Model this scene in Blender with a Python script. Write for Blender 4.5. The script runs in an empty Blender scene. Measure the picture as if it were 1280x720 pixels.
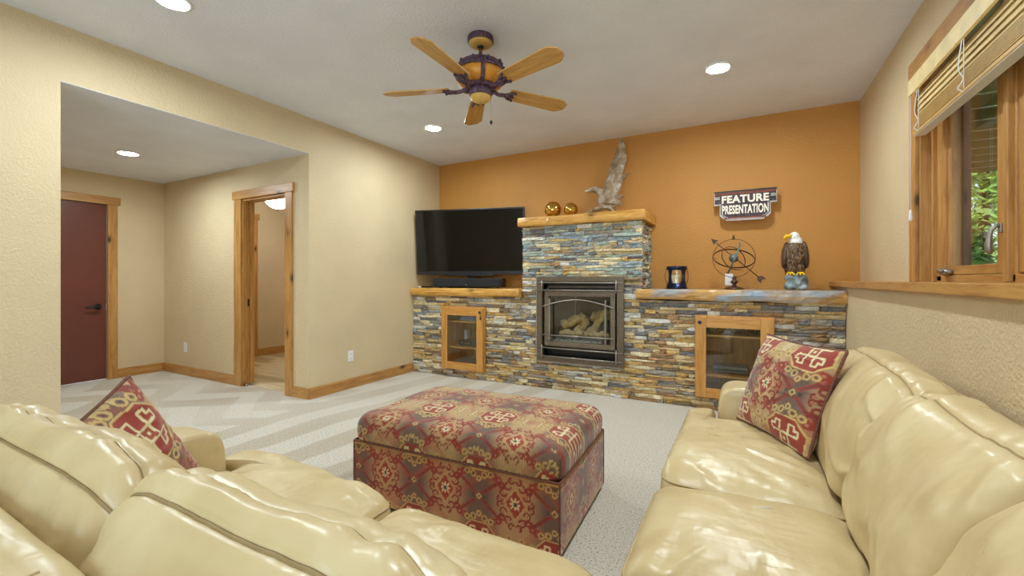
import bpy, bmesh, math, random
import numpy as np
from mathutils import Vector, Matrix, noise as mnoise
random.seed(7)
PI = math.pi
C = bpy.context.scene.collection
SC = bpy.context.scene

# ------------------------------------------------------------------ camera, world, sun, exposure
CAM_H = 1.16
FPX = 541.0
cam_data = bpy.data.cameras.new('camera')
cam_data.sensor_width = 36.0
cam_data.lens = 36.0 * FPX / 1280.0
cam_data.shift_y = -10.0 / 1280.0
cam_data.clip_start = 0.02
cam = bpy.data.objects.new('camera', cam_data)
C.objects.link(cam)
cam.location = (0, 0, CAM_H)
cam.rotation_euler = (PI/2, 0, math.atan2(292.0, FPX))
SC.camera = cam
SC.view_settings.view_transform = 'Standard'
SC.view_settings.look = 'None'
SC.view_settings.gamma = 1.0
SC.view_settings.use_curve_mapping = False
SC.view_settings.exposure = 0.1
try:
    SC.cycles.max_bounces = 10
    SC.cycles.diffuse_bounces = 6
    SC.cycles.transparent_max_bounces = 16
    SC.cycles.sample_clamp_indirect = 6.0
    SC.cycles.caustics_reflective = False
    SC.cycles.caustics_refractive = False
except Exception:
    pass

SUN_EL, SUN_AZ = 58.0, 25.0
w = bpy.data.worlds.new('world'); SC.world = w
w.use_nodes = True
nt = w.node_tree; nt.nodes.clear()
wo = nt.nodes.new('ShaderNodeOutputWorld'); bg = nt.nodes.new('ShaderNodeBackground')
sky = nt.nodes.new('ShaderNodeTexSky')
sky.sky_type = 'NISHITA'; sky.sun_disc = False
sky.sun_elevation = math.radians(SUN_EL); sky.sun_rotation = math.radians(SUN_AZ + 90)
bg.inputs['Strength'].default_value = 0.32
nt.links.new(sky.outputs[0], bg.inputs['Color']); nt.links.new(bg.outputs[0], wo.inputs['Surface'])
sun_d = bpy.data.lights.new('sun', 'SUN'); sun_d.energy = 3.2; sun_d.angle = 0.01; sun_d.color = (1, .96, .88)
sun = bpy.data.objects.new('sun', sun_d); C.objects.link(sun)
_az = math.radians(-155); _el = math.radians(SUN_EL)
sun.rotation_euler = Vector((math.cos(_az)*math.cos(_el), math.sin(_az)*math.cos(_el), math.sin(_el))).to_track_quat('Z', 'Y').to_euler()
sun.location = (6, -4, 12)
CAN_STRENGTH = 440.0
# added area light behind the camera, fills the room like daylight
fill_d = bpy.data.lights.new('added_fill_light', 'AREA'); fill_d.shape = 'RECTANGLE'; fill_d.size = 2.0; fill_d.size_y = 1.9
fill_d.energy = 105.0; fill_d.color = (.68, .88, 1.0)
fill = bpy.data.objects.new('added_fill_light', fill_d); C.objects.link(fill)
fill.location = (-.35, -3.14, 1.15); fill.rotation_euler = (math.radians(-90), 0, PI)

# ------------------------------------------------------------------ helpers
def s2l(c):
    return tuple((v/255/12.92 if v/255 <= .04045 else ((v/255+.055)/1.055)**2.4) for v in c)
def lin(c): return s2l(c) + (1.0,)

def newmat(name):
    m = bpy.data.materials.new(name); m.use_nodes = True
    n = m.node_tree.nodes; n.clear()
    o = n.new('ShaderNodeOutputMaterial'); b = n.new('ShaderNodeBsdfPrincipled')
    m.node_tree.links.new(b.outputs[0], o.inputs[0])
    return m, m.node_tree, b
def L(t, a, b): t.links.new(a, b)
def texco(t, scale=(1, 1, 1), kind='Object', rot=(0, 0, 0)):
    c = t.nodes.new('ShaderNodeTexCoord'); mp = t.nodes.new('ShaderNodeMapping')
    mp.inputs['Scale'].default_value = scale; mp.inputs['Rotation'].default_value = rot
    L(t, c.outputs[kind], mp.inputs[0]); return mp.outputs[0]
def noise_n(t, vec, scale, detail=3, rough=.5, dist=0):
    n = t.nodes.new('ShaderNodeTexNoise'); n.inputs['Scale'].default_value = scale
    n.inputs['Detail'].default_value = detail; n.inputs['Roughness'].default_value = rough
    n.inputs['Distortion'].default_value = dist
    L(t, vec, n.inputs['Vector']); return n.outputs[0]
def ramp(t, fac, stops, interp='LINEAR'):
    r = t.nodes.new('ShaderNodeValToRGB'); cr = r.color_ramp; cr.interpolation = interp
    while len(cr.elements) < len(stops): cr.elements.new(.5)
    for e, (p, c) in zip(cr.elements, stops):
        e.position = p; e.color = c if len(c) == 4 else tuple(c) + (1,)
    L(t, fac, r.inputs[0]); return r.outputs[0]
def mixc(t, fac, a, b, mode='MIX'):
    n = t.nodes.new('ShaderNodeMix'); n.data_type = 'RGBA'; n.blend_type = mode
    for i, v in ((0, fac), (6, a), (7, b)):
        if isinstance(v, (int, float)): n.inputs[i].default_value = v
        elif isinstance(v, tuple): n.inputs[i].default_value = v
        else: L(t, v, n.inputs[i])
    return n.outputs[2]
def mathn(t, op, a, b=None, clamp=False):
    n = t.nodes.new('ShaderNodeMath'); n.operation = op; n.use_clamp = clamp
    for i, v in ((0, a), (1, b)):
        if v is None: continue
        if isinstance(v, (int, float)): n.inputs[i].default_value = v
        else: L(t, v, n.inputs[i])
    return n.outputs[0]
def bump(t, b, h, strength, dist=.01):
    n = t.nodes.new('ShaderNodeBump'); n.inputs['Strength'].default_value = strength
    n.inputs['Distance'].default_value = dist; L(t, h, n.inputs['Height']); L(t, n.outputs[0], b.inputs['Normal'])

def plain(name, rgb, rough=.5, metal=0.0, var=.12, nscale=30, bstr=0.0, bscale=200, coat=0):
    m, t, b = newmat(name)
    c = lin(rgb); v = texco(t)
    if var:
        f = noise_n(t, v, nscale, 3)
        dk = tuple(x*(1-var) for x in c[:3]) + (1,); lt = tuple(min(1, x*(1+var)) for x in c[:3]) + (1,)
        L(t, ramp(t, f, [(.3, dk), (.7, lt)]), b.inputs['Base Color'])
    else: b.inputs['Base Color'].default_value = c
    b.inputs['Roughness'].default_value = rough; b.inputs['Metallic'].default_value = metal
    if coat: b.inputs['Coat Weight'].default_value = coat
    if bstr: bump(t, b, noise_n(t, v, bscale, 2), bstr, .004)
    return m

def wall_mat(name, rgb, bs=.65, scale=75):
    m, t, b = newmat(name)
    v = texco(t)
    f = noise_n(t, v, 2.5, 2)
    c = lin(rgb)
    L(t, ramp(t, f, [(.3, tuple(x*.96 for x in c[:3])), (.7, tuple(min(1, x*1.04) for x in c[:3]))]), b.inputs['Base Color'])
    b.inputs['Roughness'].default_value = .55
    h = noise_n(t, v, scale, 3, .55)
    h2 = ramp(t, h, [(.38, (0, 0, 0, 1)), (.62, (1, 1, 1, 1))])
    bump(t, b, h2, bs, .003)
    return m

def wood_mat(name, light, mid, dark, axis=0, rough=.42, knots=True, gs=1.0, weather=None, coat=.15):
    """wood grain running along axis; knots are dark ellipses along the grain"""
    m, t, b = newmat(name)
    sc = [9*gs]*3; sc[axis] = .9*gs
    v = texco(t, tuple(sc))
    f = noise_n(t, v, 3.0, 5, .6, .8)
    fine = noise_n(t, v, 14, 3, .6)
    f2 = mathn(t, 'ADD', mathn(t, 'MULTIPLY', f, .75), mathn(t, 'MULTIPLY', fine, .25))
    col = ramp(t, f2, [(.30, lin(dark)), (.45, lin(mid)), (.62, lin(light))])
    if knots:
        sk = [5.0]*3; sk[axis] = 2.4
        vk = texco(t, tuple(sk))
        vo = t.nodes.new('ShaderNodeTexVoronoi'); vo.inputs['Scale'].default_value = 1.0
        L(t, vk, vo.inputs['Vector'])
        kf = ramp(t, vo.outputs['Distance'], [(.05, (1, 1, 1, 1)), (.11, (.35, .35, .35, 1)), (.2, (0, 0, 0, 1))])
        dk = tuple(x*.25 for x in lin(dark)[:3]) + (1,)
        col = mixc(t, kf, col, dk)
    if weather:
        vw = [2.2]*3; vw[axis] = .8
        wf = ramp(t, noise_n(t, texco(t, tuple(vw)), 1.6, 4, .6, .5), [(.50, (0, 0, 0, 1)), (.62, (1, 1, 1, 1))])
        col = mixc(t, wf, col, lin(weather))
    L(t, col, b.inputs['Base Color'])
    b.inputs['Roughness'].default_value = rough
    b.inputs['Coat Weight'].default_value = coat; b.inputs['Coat Roughness'].default_value = .3
    bump(t, b, f2, .12, .004)
    return m

def emit_mat(name, rgb, strength):
    m = bpy.data.materials.new(name); m.use_nodes = True
    t = m.node_tree; t.nodes.clear()
    o = t.nodes.new('ShaderNodeOutputMaterial'); e = t.nodes.new('ShaderNodeEmission')
    e.inputs[0].default_value = tuple(rgb) + (1,); e.inputs[1].default_value = strength
    L(t, e.outputs[0], o.inputs[0]); return m

def pane_mat(name, tint=(1, 1, 1), refl=1.0):
    m = bpy.data.materials.new(name); m.use_nodes = True
    t = m.node_tree; t.nodes.clear()
    o = t.nodes.new('ShaderNodeOutputMaterial'); tr = t.nodes.new('ShaderNodeBsdfTransparent')
    gl = t.nodes.new('ShaderNodeBsdfGlossy'); mx = t.nodes.new('ShaderNodeMixShader'); lw = t.nodes.new('ShaderNodeLayerWeight')
    tr.inputs[0].default_value = tuple(tint) + (1,); gl.inputs['Roughness'].default_value = .02; lw.inputs[0].default_value = .5
    sch = mathn(t, 'ADD', mathn(t, 'MULTIPLY', mathn(t, 'POWER', lw.outputs['Facing'], 5.0), .95), .045)
    L(t, mathn(t, 'MULTIPLY', sch, refl, True), mx.inputs[0])
    L(t, tr.outputs[0], mx.inputs[1]); L(t, gl.outputs[0], mx.inputs[2]); L(t, mx.outputs[0], o.inputs[0])
    return m

# ---- mesh builder: collects shapes, links them as ONE mesh object
class MB:
    def __init__(s): s.v = []; s.f = []; s.mi = []; s.cur = 0
    def add(s, verts, faces):
        o = len(s.v); s.v.extend([tuple(p) for p in verts])
        for f in faces: s.f.append([i+o for i in f]); s.mi.append(s.cur)
        return s
    def box(s, x0, x1, y0, y1, z0, z1):
        return s.add([(x0,y0,z0),(x1,y0,z0),(x1,y1,z0),(x0,y1,z0),(x0,y0,z1),(x1,y0,z1),(x1,y1,z1),(x0,y1,z1)],
                     [(0,3,2,1),(4,5,6,7),(0,1,5,4),(1,2,6,5),(2,3,7,6),(3,0,4,7)])
    def prism(s, poly, axis, a0, a1):
        n = len(poly); vs = []
        for a in (a0, a1):
            for p in poly:
                if axis == 0: vs.append((a, p[0], p[1]))
                elif axis == 1: vs.append((p[0], a, p[1]))
                else: vs.append((p[0], p[1], a))
        fs = [tuple(range(n))[::-1], tuple(range(n, 2*n))]
        for i in range(n):
            j = (i+1) % n; fs.append((i, j, n+j, n+i))
        return s.add(vs, fs)
    def lathe(s, prof, c=(0, 0, 0), n=24, cap=True, ribs=0, ribamp=0.0):
        vs = []; fs = []
        for r, z in prof:
            for i in range(n):
                a = 2*PI*i/n
                rr = r*(1 + (ribamp*math.cos(ribs*a) if ribs else 0))
                vs.append((c[0]+rr*math.cos(a), c[1]+rr*math.sin(a), c[2]+z))
        for k in range(len(prof)-1):
            for i in range(n):
                j = (i+1) % n
                fs.append((k*n+i, k*n+j, (k+1)*n+j, (k+1)*n+i))
        if cap:
            fs.append(tuple(range(n))[::-1]); fs.append(tuple(range((len(prof)-1)*n, len(prof)*n)))
        return s.add(vs, fs)
    def tube(s, path, r, n=8, closed=False, flat=None, up=None):
        """tube along path; r float or list; flat=(a,b) gives an elliptical section scale"""
        P = [Vector(p) for p in path]; m = len(P)
        rs = r if isinstance(r, (list, tuple)) else [r]*m
        vs = []; fs = []; prev = Vector(up) if up else None
        fa, fb = flat if flat else (1, 1)
        for k in range(m):
            if closed: t = P[(k+1) % m] - P[k-1]
            else: t = P[min(k+1, m-1)] - P[max(k-1, 0)]
            if t.length < 1e-9: t = Vector((0, 0, 1))
            t.normalize()
            if prev is None:
                prev = Vector((0, 0, 1)) if abs(t.z) < .9 else Vector((1, 0, 0))
            a = prev - t*prev.dot(t)
            if a.length < 1e-6: a = t.orthogonal()
            a.normalize(); b = t.cross(a); 
            if up is None: prev = a
            for i in range(n):
                an = 2*PI*i/n
                vs.append(P[k] + a*(math.cos(an)*rs[k]*fa) + b*(math.sin(an)*rs[k]*fb))
        for k in range(m if closed else m-1):
            k2 = (k+1) % m
            for i in range(n):
                j = (i+1) % n; fs.append((k*n+i, k*n+j, k2*n+j, k2*n+i))
        if not closed:
            fs.append(tuple(range(n))[::-1]); fs.append(tuple(range((m-1)*n, m*n)))
        return s.add(vs, fs)
    def ell(s, c, r, nu=16, nv=10, R=None):
        vs = [(0, 0, -1)]; fs = []
        for k in range(1, nv):
            a = -PI/2 + PI*k/nv
            for i in range(nu):
                b = 2*PI*i/nu; vs.append((math.cos(a)*math.cos(b), math.cos(a)*math.sin(b), math.sin(a)))
        vs.append((0, 0, 1)); top = len(vs)-1
        for i in range(nu):
            j = (i+1) % nu
            fs.append((0, 1+j, 1+i)); fs.append((top, 1+(nv-2)*nu+i, 1+(nv-2)*nu+j))
            for k in range(nv-2):
                fs.append((1+k*nu+i, 1+k*nu+j, 1+(k+1)*nu+j, 1+(k+1)*nu+i))
        M = R if R is not None else Matrix.Identity(3)
        return s.add([Vector(c) + M @ Vector((p[0]*r[0], p[1]*r[1], p[2]*r[2])) for p in vs], fs)
    def grid(s, pts, nu, nv, wrapu=False):
        """pts: nv rows of nu points"""
        fs = []
        for k in range(nv-1):
            for i in range(nu if wrapu else nu-1):
                j = (i+1) % nu; fs.append((k*nu+i, k*nu+j, (k+1)*nu+j, (k+1)*nu+i))
        return s.add(pts, fs)
    def build(s, name, mat, parent=None, T=None, smooth=False, bevel=0, subsurf=0, mods=None, fix=False, col=None):
        vs = s.v
        if T is not None: vs = [T @ Vector(p) for p in vs]
        if parent is not None:
            inv = PM[parent.name].inverted(); vs = [inv @ Vector(p) for p in vs]; loc = None
        else:
            vs = [Vector(p) for p in vs]
            xs = [p[0] for p in vs]; ys = [p[1] for p in vs]; zs = [p[2] for p in vs]
            loc = Vector(((min(xs)+max(xs))/2, (min(ys)+max(ys))/2, min(zs)))
            vs = [p - loc for p in vs]
        me = bpy.data.meshes.new(name)
        me.from_pydata([tuple(p) for p in vs], [], s.f)
        mats = mat if isinstance(mat, (list, tuple)) else [mat]
        for mm in mats: me.materials.append(mm)
        if len(mats) > 1: me.polygons.foreach_set('material_index', s.mi)
        if fix:
            bm = bmesh.new(); bm.from_mesh(me); bmesh.ops.recalc_face_normals(bm, faces=bm.faces); bm.to_mesh(me); bm.free()
        if smooth: me.polygons.foreach_set('use_smooth', [True]*len(me.polygons))
        if col is not None:
            at = me.color_attributes.new('Col', 'FLOAT_COLOR', 'POINT')
            at.data.foreach_set('color', np.concatenate([col, np.ones((len(col), 1))], axis=1).astype(np.float32).ravel())
        me.update()
        o = bpy.data.objects.new(name, me); C.objects.link(o)
        if parent is not None:
            o.parent = parent; PM[o.name] = PM[parent.name]
        else:
            o.location = loc; PM[o.name] = Matrix.Translation(loc)
        if bevel:
            md = o.modifiers.new('bevel', 'BEVEL'); md.width = bevel; md.segments = 2; md.limit_method = 'ANGLE'; md.angle_limit = math.radians(40)
        if subsurf:
            md = o.modifiers.new('sub', 'SUBSURF'); md.levels = subsurf; md.render_levels = subsurf
        return o
PM = {}
def thing(name, label, cat, loc=(0, 0, 0), rotz=0, group=None, kind=None, rot=None):
    o = bpy.data.objects.new(name, None); C.objects.link(o); o.empty_display_size = .1
    o.location = loc; o.rotation_euler = rot if rot else (0, 0, rotz)
    PM[o.name] = Matrix.Translation(loc) @ o.rotation_euler.to_matrix().to_4x4()
    return tag(o, label, cat, group, kind)
def tag(o, label, cat, group=None, kind=None):
    o['label'] = label; o['category'] = cat
    if group: o['group'] = group
    if kind: o['kind'] = kind
    return o
def struct(o, label, cat): return tag(o, label, cat, None, 'structure')
def stuff(o): o['kind'] = 'stuff'; return o
def ring_path(c, r, a, b, n=40, t0=0, t1=2*PI):
    a = Vector(a).normalized(); b = Vector(b); b = (b - a*b.dot(a)).normalized(); c = Vector(c)
    full = abs(t1-t0) >= 2*PI-1e-6
    return [c + a*(r*math.cos(t0+(t1-t0)*i/(n if full else n-1))) + b*(r*math.sin(t0+(t1-t0)*i/(n if full else n-1))) for i in range(n)]
def spline(pts, n, closed=False):
    """Catmull-Rom through pts"""
    P = [Vector(p) for p in pts]; m = len(P); out = []
    seg = m if closed else m-1
    for k in range(n):
        t = k/n*seg if closed else k/(n-1)*seg
        i = min(int(t), seg-1); f = t-i
        g = (lambda j: P[j % m]) if closed else (lambda j: P[max(0, min(m-1, j))])
        p0, p1, p2, p3 = g(i-1), g(i), g(i+1), g(i+2)
        out.append(.5*((2*p1) + (p2-p0)*f + (2*p0-5*p1+4*p2-p3)*f*f + (3*p1-p0-3*p2+p3)*f**3))
    return out

# ------------------------------------------------------------------ materials
M = {}
M['wall'] = wall_mat('cream_wall_paint', (214, 194, 158))
M['wall_orange'] = wall_mat('orange_wall_paint', (196, 138, 64))
M['ceiling'] = wall_mat('ceiling_paint', (226, 232, 246), .45, 60)
M['alder'] = wood_mat('alder_wood_x', (196, 148, 84), (178, 126, 64), (140, 92, 44), 0)
M['alder_y'] = wood_mat('alder_wood_y', (196, 148, 84), (178, 126, 64), (140, 92, 44), 1)
M['alder_z'] = wood_mat('alder_wood_z', (196, 148, 84), (178, 126, 64), (140, 92, 44), 2)
M['cab_x'] = wood_mat('cabinet_wood_x', (214, 160, 88), (198, 140, 66), (160, 104, 44), 0, knots=False)
M['cab_z'] = wood_mat('cabinet_wood_z', (214, 160, 88), (198, 140, 66), (160, 104, 44), 2, knots=False)
M['slab'] = wood_mat('rustic_slab_wood', (222, 172, 90), (200, 146, 66), (140, 92, 42), 0, .45, True, .8)
M['slab_grey'] = wood_mat('weathered_slab_wood', (214, 166, 92), (176, 130, 66), (112, 76, 40), 0, .4, True, .8, weather=(150, 164, 178))
M['dark'] = plain('black_plastic', (16, 16, 18), .35, var=0)
M['black_gloss'] = plain('glossy_screen', (6, 6, 8), .07, var=0)
M['white_pl'] = plain('white_plastic', (236, 236, 238), .35, var=0)
M['bronze'] = plain('bronze_metal', (132, 118, 102), .45, .6, .15, 40)
M['iron'] = plain('dark_iron', (58, 52, 50), .45, .7, .2, 40)
M['rod'] = plain('pewter_rod', (158, 150, 142), .4, .7, .1, 40)
M['soot'] = plain('firebox_panel', (112, 98, 86), .6, 0.0, .25, 12, .3, 60)
M['brass_hi'] = plain('pale_metal', (190, 190, 196), .3, .9, 0)
def carpet_mat():
    m, t, b = newmat('carpet_pile')
    v = t.nodes.new('ShaderNodeNewGeometry').outputs['Position']
    # vacuum tracks: the pile lies in alternating directions
    sep = t.nodes.new('ShaderNodeSeparateXYZ'); L(t, v, sep.inputs[0])
    wob = noise_n(t, v, .7, 2)
    xx = mathn(t, 'ADD', sep.outputs[0], mathn(t, 'MULTIPLY', wob, .35))
    xx = mathn(t, 'ADD', xx, mathn(t, 'MULTIPLY', sep.outputs[1], -.10))
    tri = mathn(t, 'ABSOLUTE', mathn(t, 'SUBTRACT', mathn(t, 'FRACT', mathn(t, 'MULTIPLY', xx, 2.3)), .5))
    yy = mathn(t, 'ADD', mathn(t, 'MULTIPLY', sep.outputs[1], 1.9), mathn(t, 'MULTIPLY', mathn(t, 'PINGPONG', sep.outputs[0], .55), 1.5))
    tri2 = mathn(t, 'ABSOLUTE', mathn(t, 'SUBTRACT', mathn(t, 'FRACT', mathn(t, 'ADD', yy, wob)), .5))
    side = mathn(t, 'LESS_THAN', sep.outputs[0], -3.55)
    mx = t.nodes.new('ShaderNodeMix'); L(t, side, mx.inputs[0]); L(t, tri, mx.inputs[2]); L(t, tri2, mx.inputs[3])
    f = ramp(t, mx.outputs[0], [(.21, (0, 0, 0, 1)), (.27, (1, 1, 1, 1))])
    far = ramp(t, noise_n(t, v, .9, 1), [(.35, (.25, .25, .25, 1)), (.6, (1, 1, 1, 1))])
    near = t.nodes.new('ShaderNodeMapRange'); near.inputs[1].default_value = -1.2; near.inputs[2].default_value = -2.2; L(t, sep.outputs[0], near.inputs[0])
    f = mathn(t, 'MULTIPLY', mathn(t, 'MULTIPLY', f, far), near.outputs[0])
    base = mixc(t, f, lin((230, 222, 208)), lin((208, 194, 172)))
    sp = noise_n(t, v, 120, 2, .75)
    spk = ramp(t, sp, [(.34, (.10, .08, .06, 1)), (.47, (.95, .95, .95, 1)), (.62, (1.0, 1.0, 1.0, 1)), (.72, (1.3, 1.3, 1.3, 1))])
    col = mixc(t, .8, base, spk, 'MULTIPLY')
    L(t, col, b.inputs['Base Color']); b.inputs['Roughness'].default_value = .95
    b.inputs['Sheen Weight'].default_value = .25
    bump(t, b, noise_n(t, v, 220, 2, .7), .8, .008)
    return m
M['carpet'] = carpet_mat()
def leather_mat():
    m, t, b = newmat('cream_leather')
    v = texco(t)
    f = noise_n(t, v, 5, 3, .5)
    L(t, ramp(t, f, [(.0, lin((176, 150, 102))), (.5, lin((205, 184, 139))), (1.0, lin((226, 210, 172)))]), b.inputs['Base Color'])
    b.inputs['Roughness'].default_value = .33
    rr = noise_n(t, v, 9, 3)
    L(t, ramp(t, rr, [(.0, (.20, .20, .20, 1)), (1.0, (.46, .46, .46, 1))]), b.inputs['Roughness'])
    b.inputs['Specular IOR Level'].default_value = .55
    soft = noise_n(t, v, 12, 2, .45)
    wr1 = noise_n(t, texco(t, (3.2, 15, 7), rot=(0, .2, .55)), 1.6, 2, .45)
    wr2 = noise_n(t, texco(t, (15, 3.2, 7), rot=(.2, 0, .35)), 1.6, 2, .45)
    h = mathn(t, 'MULTIPLY', soft, .8)
    h = mathn(t, 'ADD', h, mathn(t, 'ADD', mathn(t, 'MULTIPLY', wr1, .45), mathn(t, 'MULTIPLY', wr2, .45)))
    bump(t, b, h, .32, .022)
    return m
M['leather'] = leather_mat()
M['piping'] = plain('leather_piping', (178, 156, 112), .42, 0, .1, 20)
M['thread'] = plain('seam_cord', (150, 126, 84), .5, 0, .1, 20)  # seam cord and stitching, a little darker than the leather
def fabric_mat():
    m, t, b = newmat('kilim_fabric')
    a = t.nodes.new('ShaderNodeAttribute'); a.attribute_name = 'Col'
    v = texco(t)
    wv = noise_n(t, v, 420, 2)
    col = mixc(t, .5, a.outputs['Color'], ramp(t, wv, [(.3, (.62, .62, .62, 1)), (.7, (1.2, 1.2, 1.2, 1))]), 'MULTIPLY')
    L(t, col, b.inputs['Base Color']); b.inputs['Roughness'].default_value = .75
    b.inputs['Sheen Weight'].default_value = .35; b.inputs['Sheen Roughness'].default_value = .4
    bump(t, b, wv, .35, .003)
    return m
M['kilim'] = fabric_mat()
M['kilim_dark'] = plain('kilim_welt', (112, 70, 56), .8, 0, .3, 120)
M['pane'] = pane_mat('window_glass')
M['cabglass'] = pane_mat('cabinet_glass', (.93, .96, .95), 1.6)
M['lamp'] = emit_mat('lamp_lens', (.86, .97, 1.0), CAN_STRENGTH)
M['bowl'] = emit_mat('lamp_bowl', (1, .97, .9), 26.0)
# ------------------------------------------------------------------ room shell
XL, XR, XRL = -3.73, .886, .70       # left wall, right wall (upper), right wall (lower, furred out)
YB, YF = 4.80, -3.0                  # fireplace wall, wall behind the camera
ZC, ZA = 2.74, 2.39                  # ceilings: room, alcove
XA, YA = -6.55, 2.76                 # alcove far wall, alcove side wall
O0 = 1.03                            # near edge of the opening in the left wall
mb = MB(); mb.box(XA-.15, 1.03, YF-.1, YA+.06, -.1, 0); mb.box(XL-.15, 1.03, YA+.06, YB+.15, -.1, 0)
fl = struct(mb.build('floor', M['carpet'], fix=True), 'speckled beige carpet with vacuum tracks covering the room', 'floor')
# hall floor: planks one by one on a slab
hall_slab = MB().box(XA-.15, XL-.15, YA+.06, YB+.15, -.1, -.012)
hf = struct(hall_slab.build('floor_hall', plain('subfloor', (90, 70, 50), .8)), 'greyed wood plank floor in the hall beyond the pocket door', 'floor')
plank_m = [wood_mat('plank_%d' % i, c0, c1, c2, 0, .4, False, .7) for i, (c0, c1, c2) in enumerate(
    [((226, 212, 176), (196, 176, 132), (140, 116, 76)), ((206, 190, 150), (170, 148, 106), (116, 94, 60)), ((232, 222, 194), (206, 190, 150), (150, 130, 92))])]
pl_me = MB().box(-.5, .5, -.5, .5, -.006, .006)
first = None; k = 0; y = YA+.065
while y < YB+.02:
    x = XA - random.uniform(0, .8)
    while x < XL-.16:
        ln = random.uniform(.7, 1.2); x0 = max(x, XA+.002); x1 = min(x+ln-.003, XL-.155)
        if x1-x0 > .05:
            if first is None:
                first = pl_me.build('plank', plank_m[0], parent=hf); o = first; o.data.materials.clear(); o.data.materials.append(plank_m[0])
            else:
                o = first.copy(); C.objects.link(o)
            o.parent = hf
            o.location = Vector(((x0+x1)/2, y+.06, -.006)) - hf.location
            o.scale = (x1-x0, .121, 1)
            o.material_slots[0].link = 'OBJECT'; o.material_slots[0].material = plank_m[k % 3 if random.random() < .7 else random.randrange(3)]
            k += 1
        x += ln
    y += .124
# move the shared plank mesh so that its own origin is its centre
inv = PM['floor_hall']
for vv in first.data.vertices: vv.co = inv @ vv.co
mb = MB(); mb.box(XL-.15, 1.03, YF-.1, YB+.15, ZC, ZC+.12)
struct(mb.build('ceiling', M['ceiling']), 'pale grey textured ceiling over the living area', 'ceiling')
mb = MB(); mb.box(XA-.15, XL-.151, .2, YA, ZA, ZA+.02); mb.box(XL-.151, XL-.001, O0, YA, ZA, ZA+.003); mb.box(XA-.15, XL-.15, YA, YB+.15, ZA, ZA+.02)
struct(mb.build('ceiling_alcove', M['ceiling']), 'lower pale ceiling over the entry alcove and hall', 'ceiling')
mb = MB()
mb.box(XL-.15, XL, YF-.1, O0, 0, ZC); mb.box(XL-.15, XL, O0, YA, ZA+.003, ZC); mb.box(XL-.15, XL, YA, YB+.15, 0, ZC)
struct(mb.build('wall_left', M['wall']), 'cream textured side wall with a wide square opening to the alcove', 'wall')
struct(MB().box(XL, 1.03, YB, YB+.15, 0, ZC).build('wall_back', M['wall_orange']), 'burnt orange accent wall behind the stone fireplace', 'wall')
DW0, DW1, DH = -4.834, -4.075, 2.04     # pocket door opening
mb = MB(); mb.box(XA, DW0, YA, YA+.12, 0, ZA); mb.box(DW0, DW1, YA, YA+.12, DH, ZA); mb.box(DW1, XL-.15, YA, YA+.12, 0, ZA)
struct(mb.build('wall_alcove_right', M['wall']), 'tan alcove wall holding the pocket door opening', 'wall')
AD0, AD1 = 1.38, 2.20                   # alcove door opening on the far wall
mb = MB(); mb.box(XA-.15, XA, .2, AD0, 0, ZA); mb.box(XA-.15, XA, AD0, AD1, DH, ZA); mb.box(XA-.15, XA, AD1, YB+.15, 0, ZA)
struct(mb.build('wall_alcove_back', M['wall']), 'tan alcove wall with the dark red door, running on into the hall', 'wall')
struct(MB().box(XA-.15, XL-.15, .08, .2, 0, ZA).build('wall_alcove_left', M['wall']), 'alcove wall opposite the pocket door', 'wall')
struct(MB().box(XA, XL-.15, YB, YB+.15, 0, ZA).build('wall_hall', M['wall']), 'cream end wall of the hall beyond the pocket door', 'wall')
# right wall: upper part with the window opening, lower furred part
WY0, WY1, WZ0, WZ1 = 1.72, 3.33, 1.15, 2.34
mb = MB(); mb.box(XR, 1.03, YF, WY0, 1.105, ZC); mb.box(XR, 1.03, WY1, YB, 1.105, ZC)
mb.box(XR, 1.03, WY0, WY1, WZ1, ZC); mb.box(XR, 1.03, WY0, WY1, 1.105, 1.12)
struct(mb.build('wall_right', M['wall']), 'golden cream upper wall around the window', 'wall')
struct(MB().box(XRL, 1.03, YF, YB, 0, 1.105).build('wall_right_lower', M['wall']), 'cream knee wall below the wooden ledge, behind the sofa', 'wall')
struct(MB().box(.66, .95, YF, YB, 1.105, WZ0).build('trim_1', M['alder_y'], bevel=.004), 'alder wood ledge board capping the knee wall under the window', 'ledge')
# wall behind the camera, with a patio door added to brighten the room
mb = MB(); mb.box(XL, -1.4, YF-.12, YF, 0, ZC); mb.box(.7, 1.03, YF-.12, YF, 0, ZC); mb.box(-1.4, .7, YF-.12, YF, 2.15, ZC)
struct(mb.build('wall_front', M['wall']), 'cream wall with an opening for the added patio door opposite the fireplace', 'wall')
w2 = struct(thing('added_patio_door', 'x', 'door', (-.35, YF-.06, 0)), 'added unseen sliding glass patio door opposite the fireplace', 'door')
mb = MB(); mb.box(-1.4, .7, YF-.1, YF, 0, .06); mb.box(-1.4, .7, YF-.1, YF, 2.09, 2.15)
for xx in (-1.4, -.38, .64): mb.box(xx, xx+.06, YF-.1, YF, .06, 2.09)
mb.build('frame', M['alder'], w2)
for xx in (-1.34, -.32): MB().box(xx, xx+.96, YF-.06, YF-.054, .06, 2.09).build('pane', M['pane'], w2)

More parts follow.
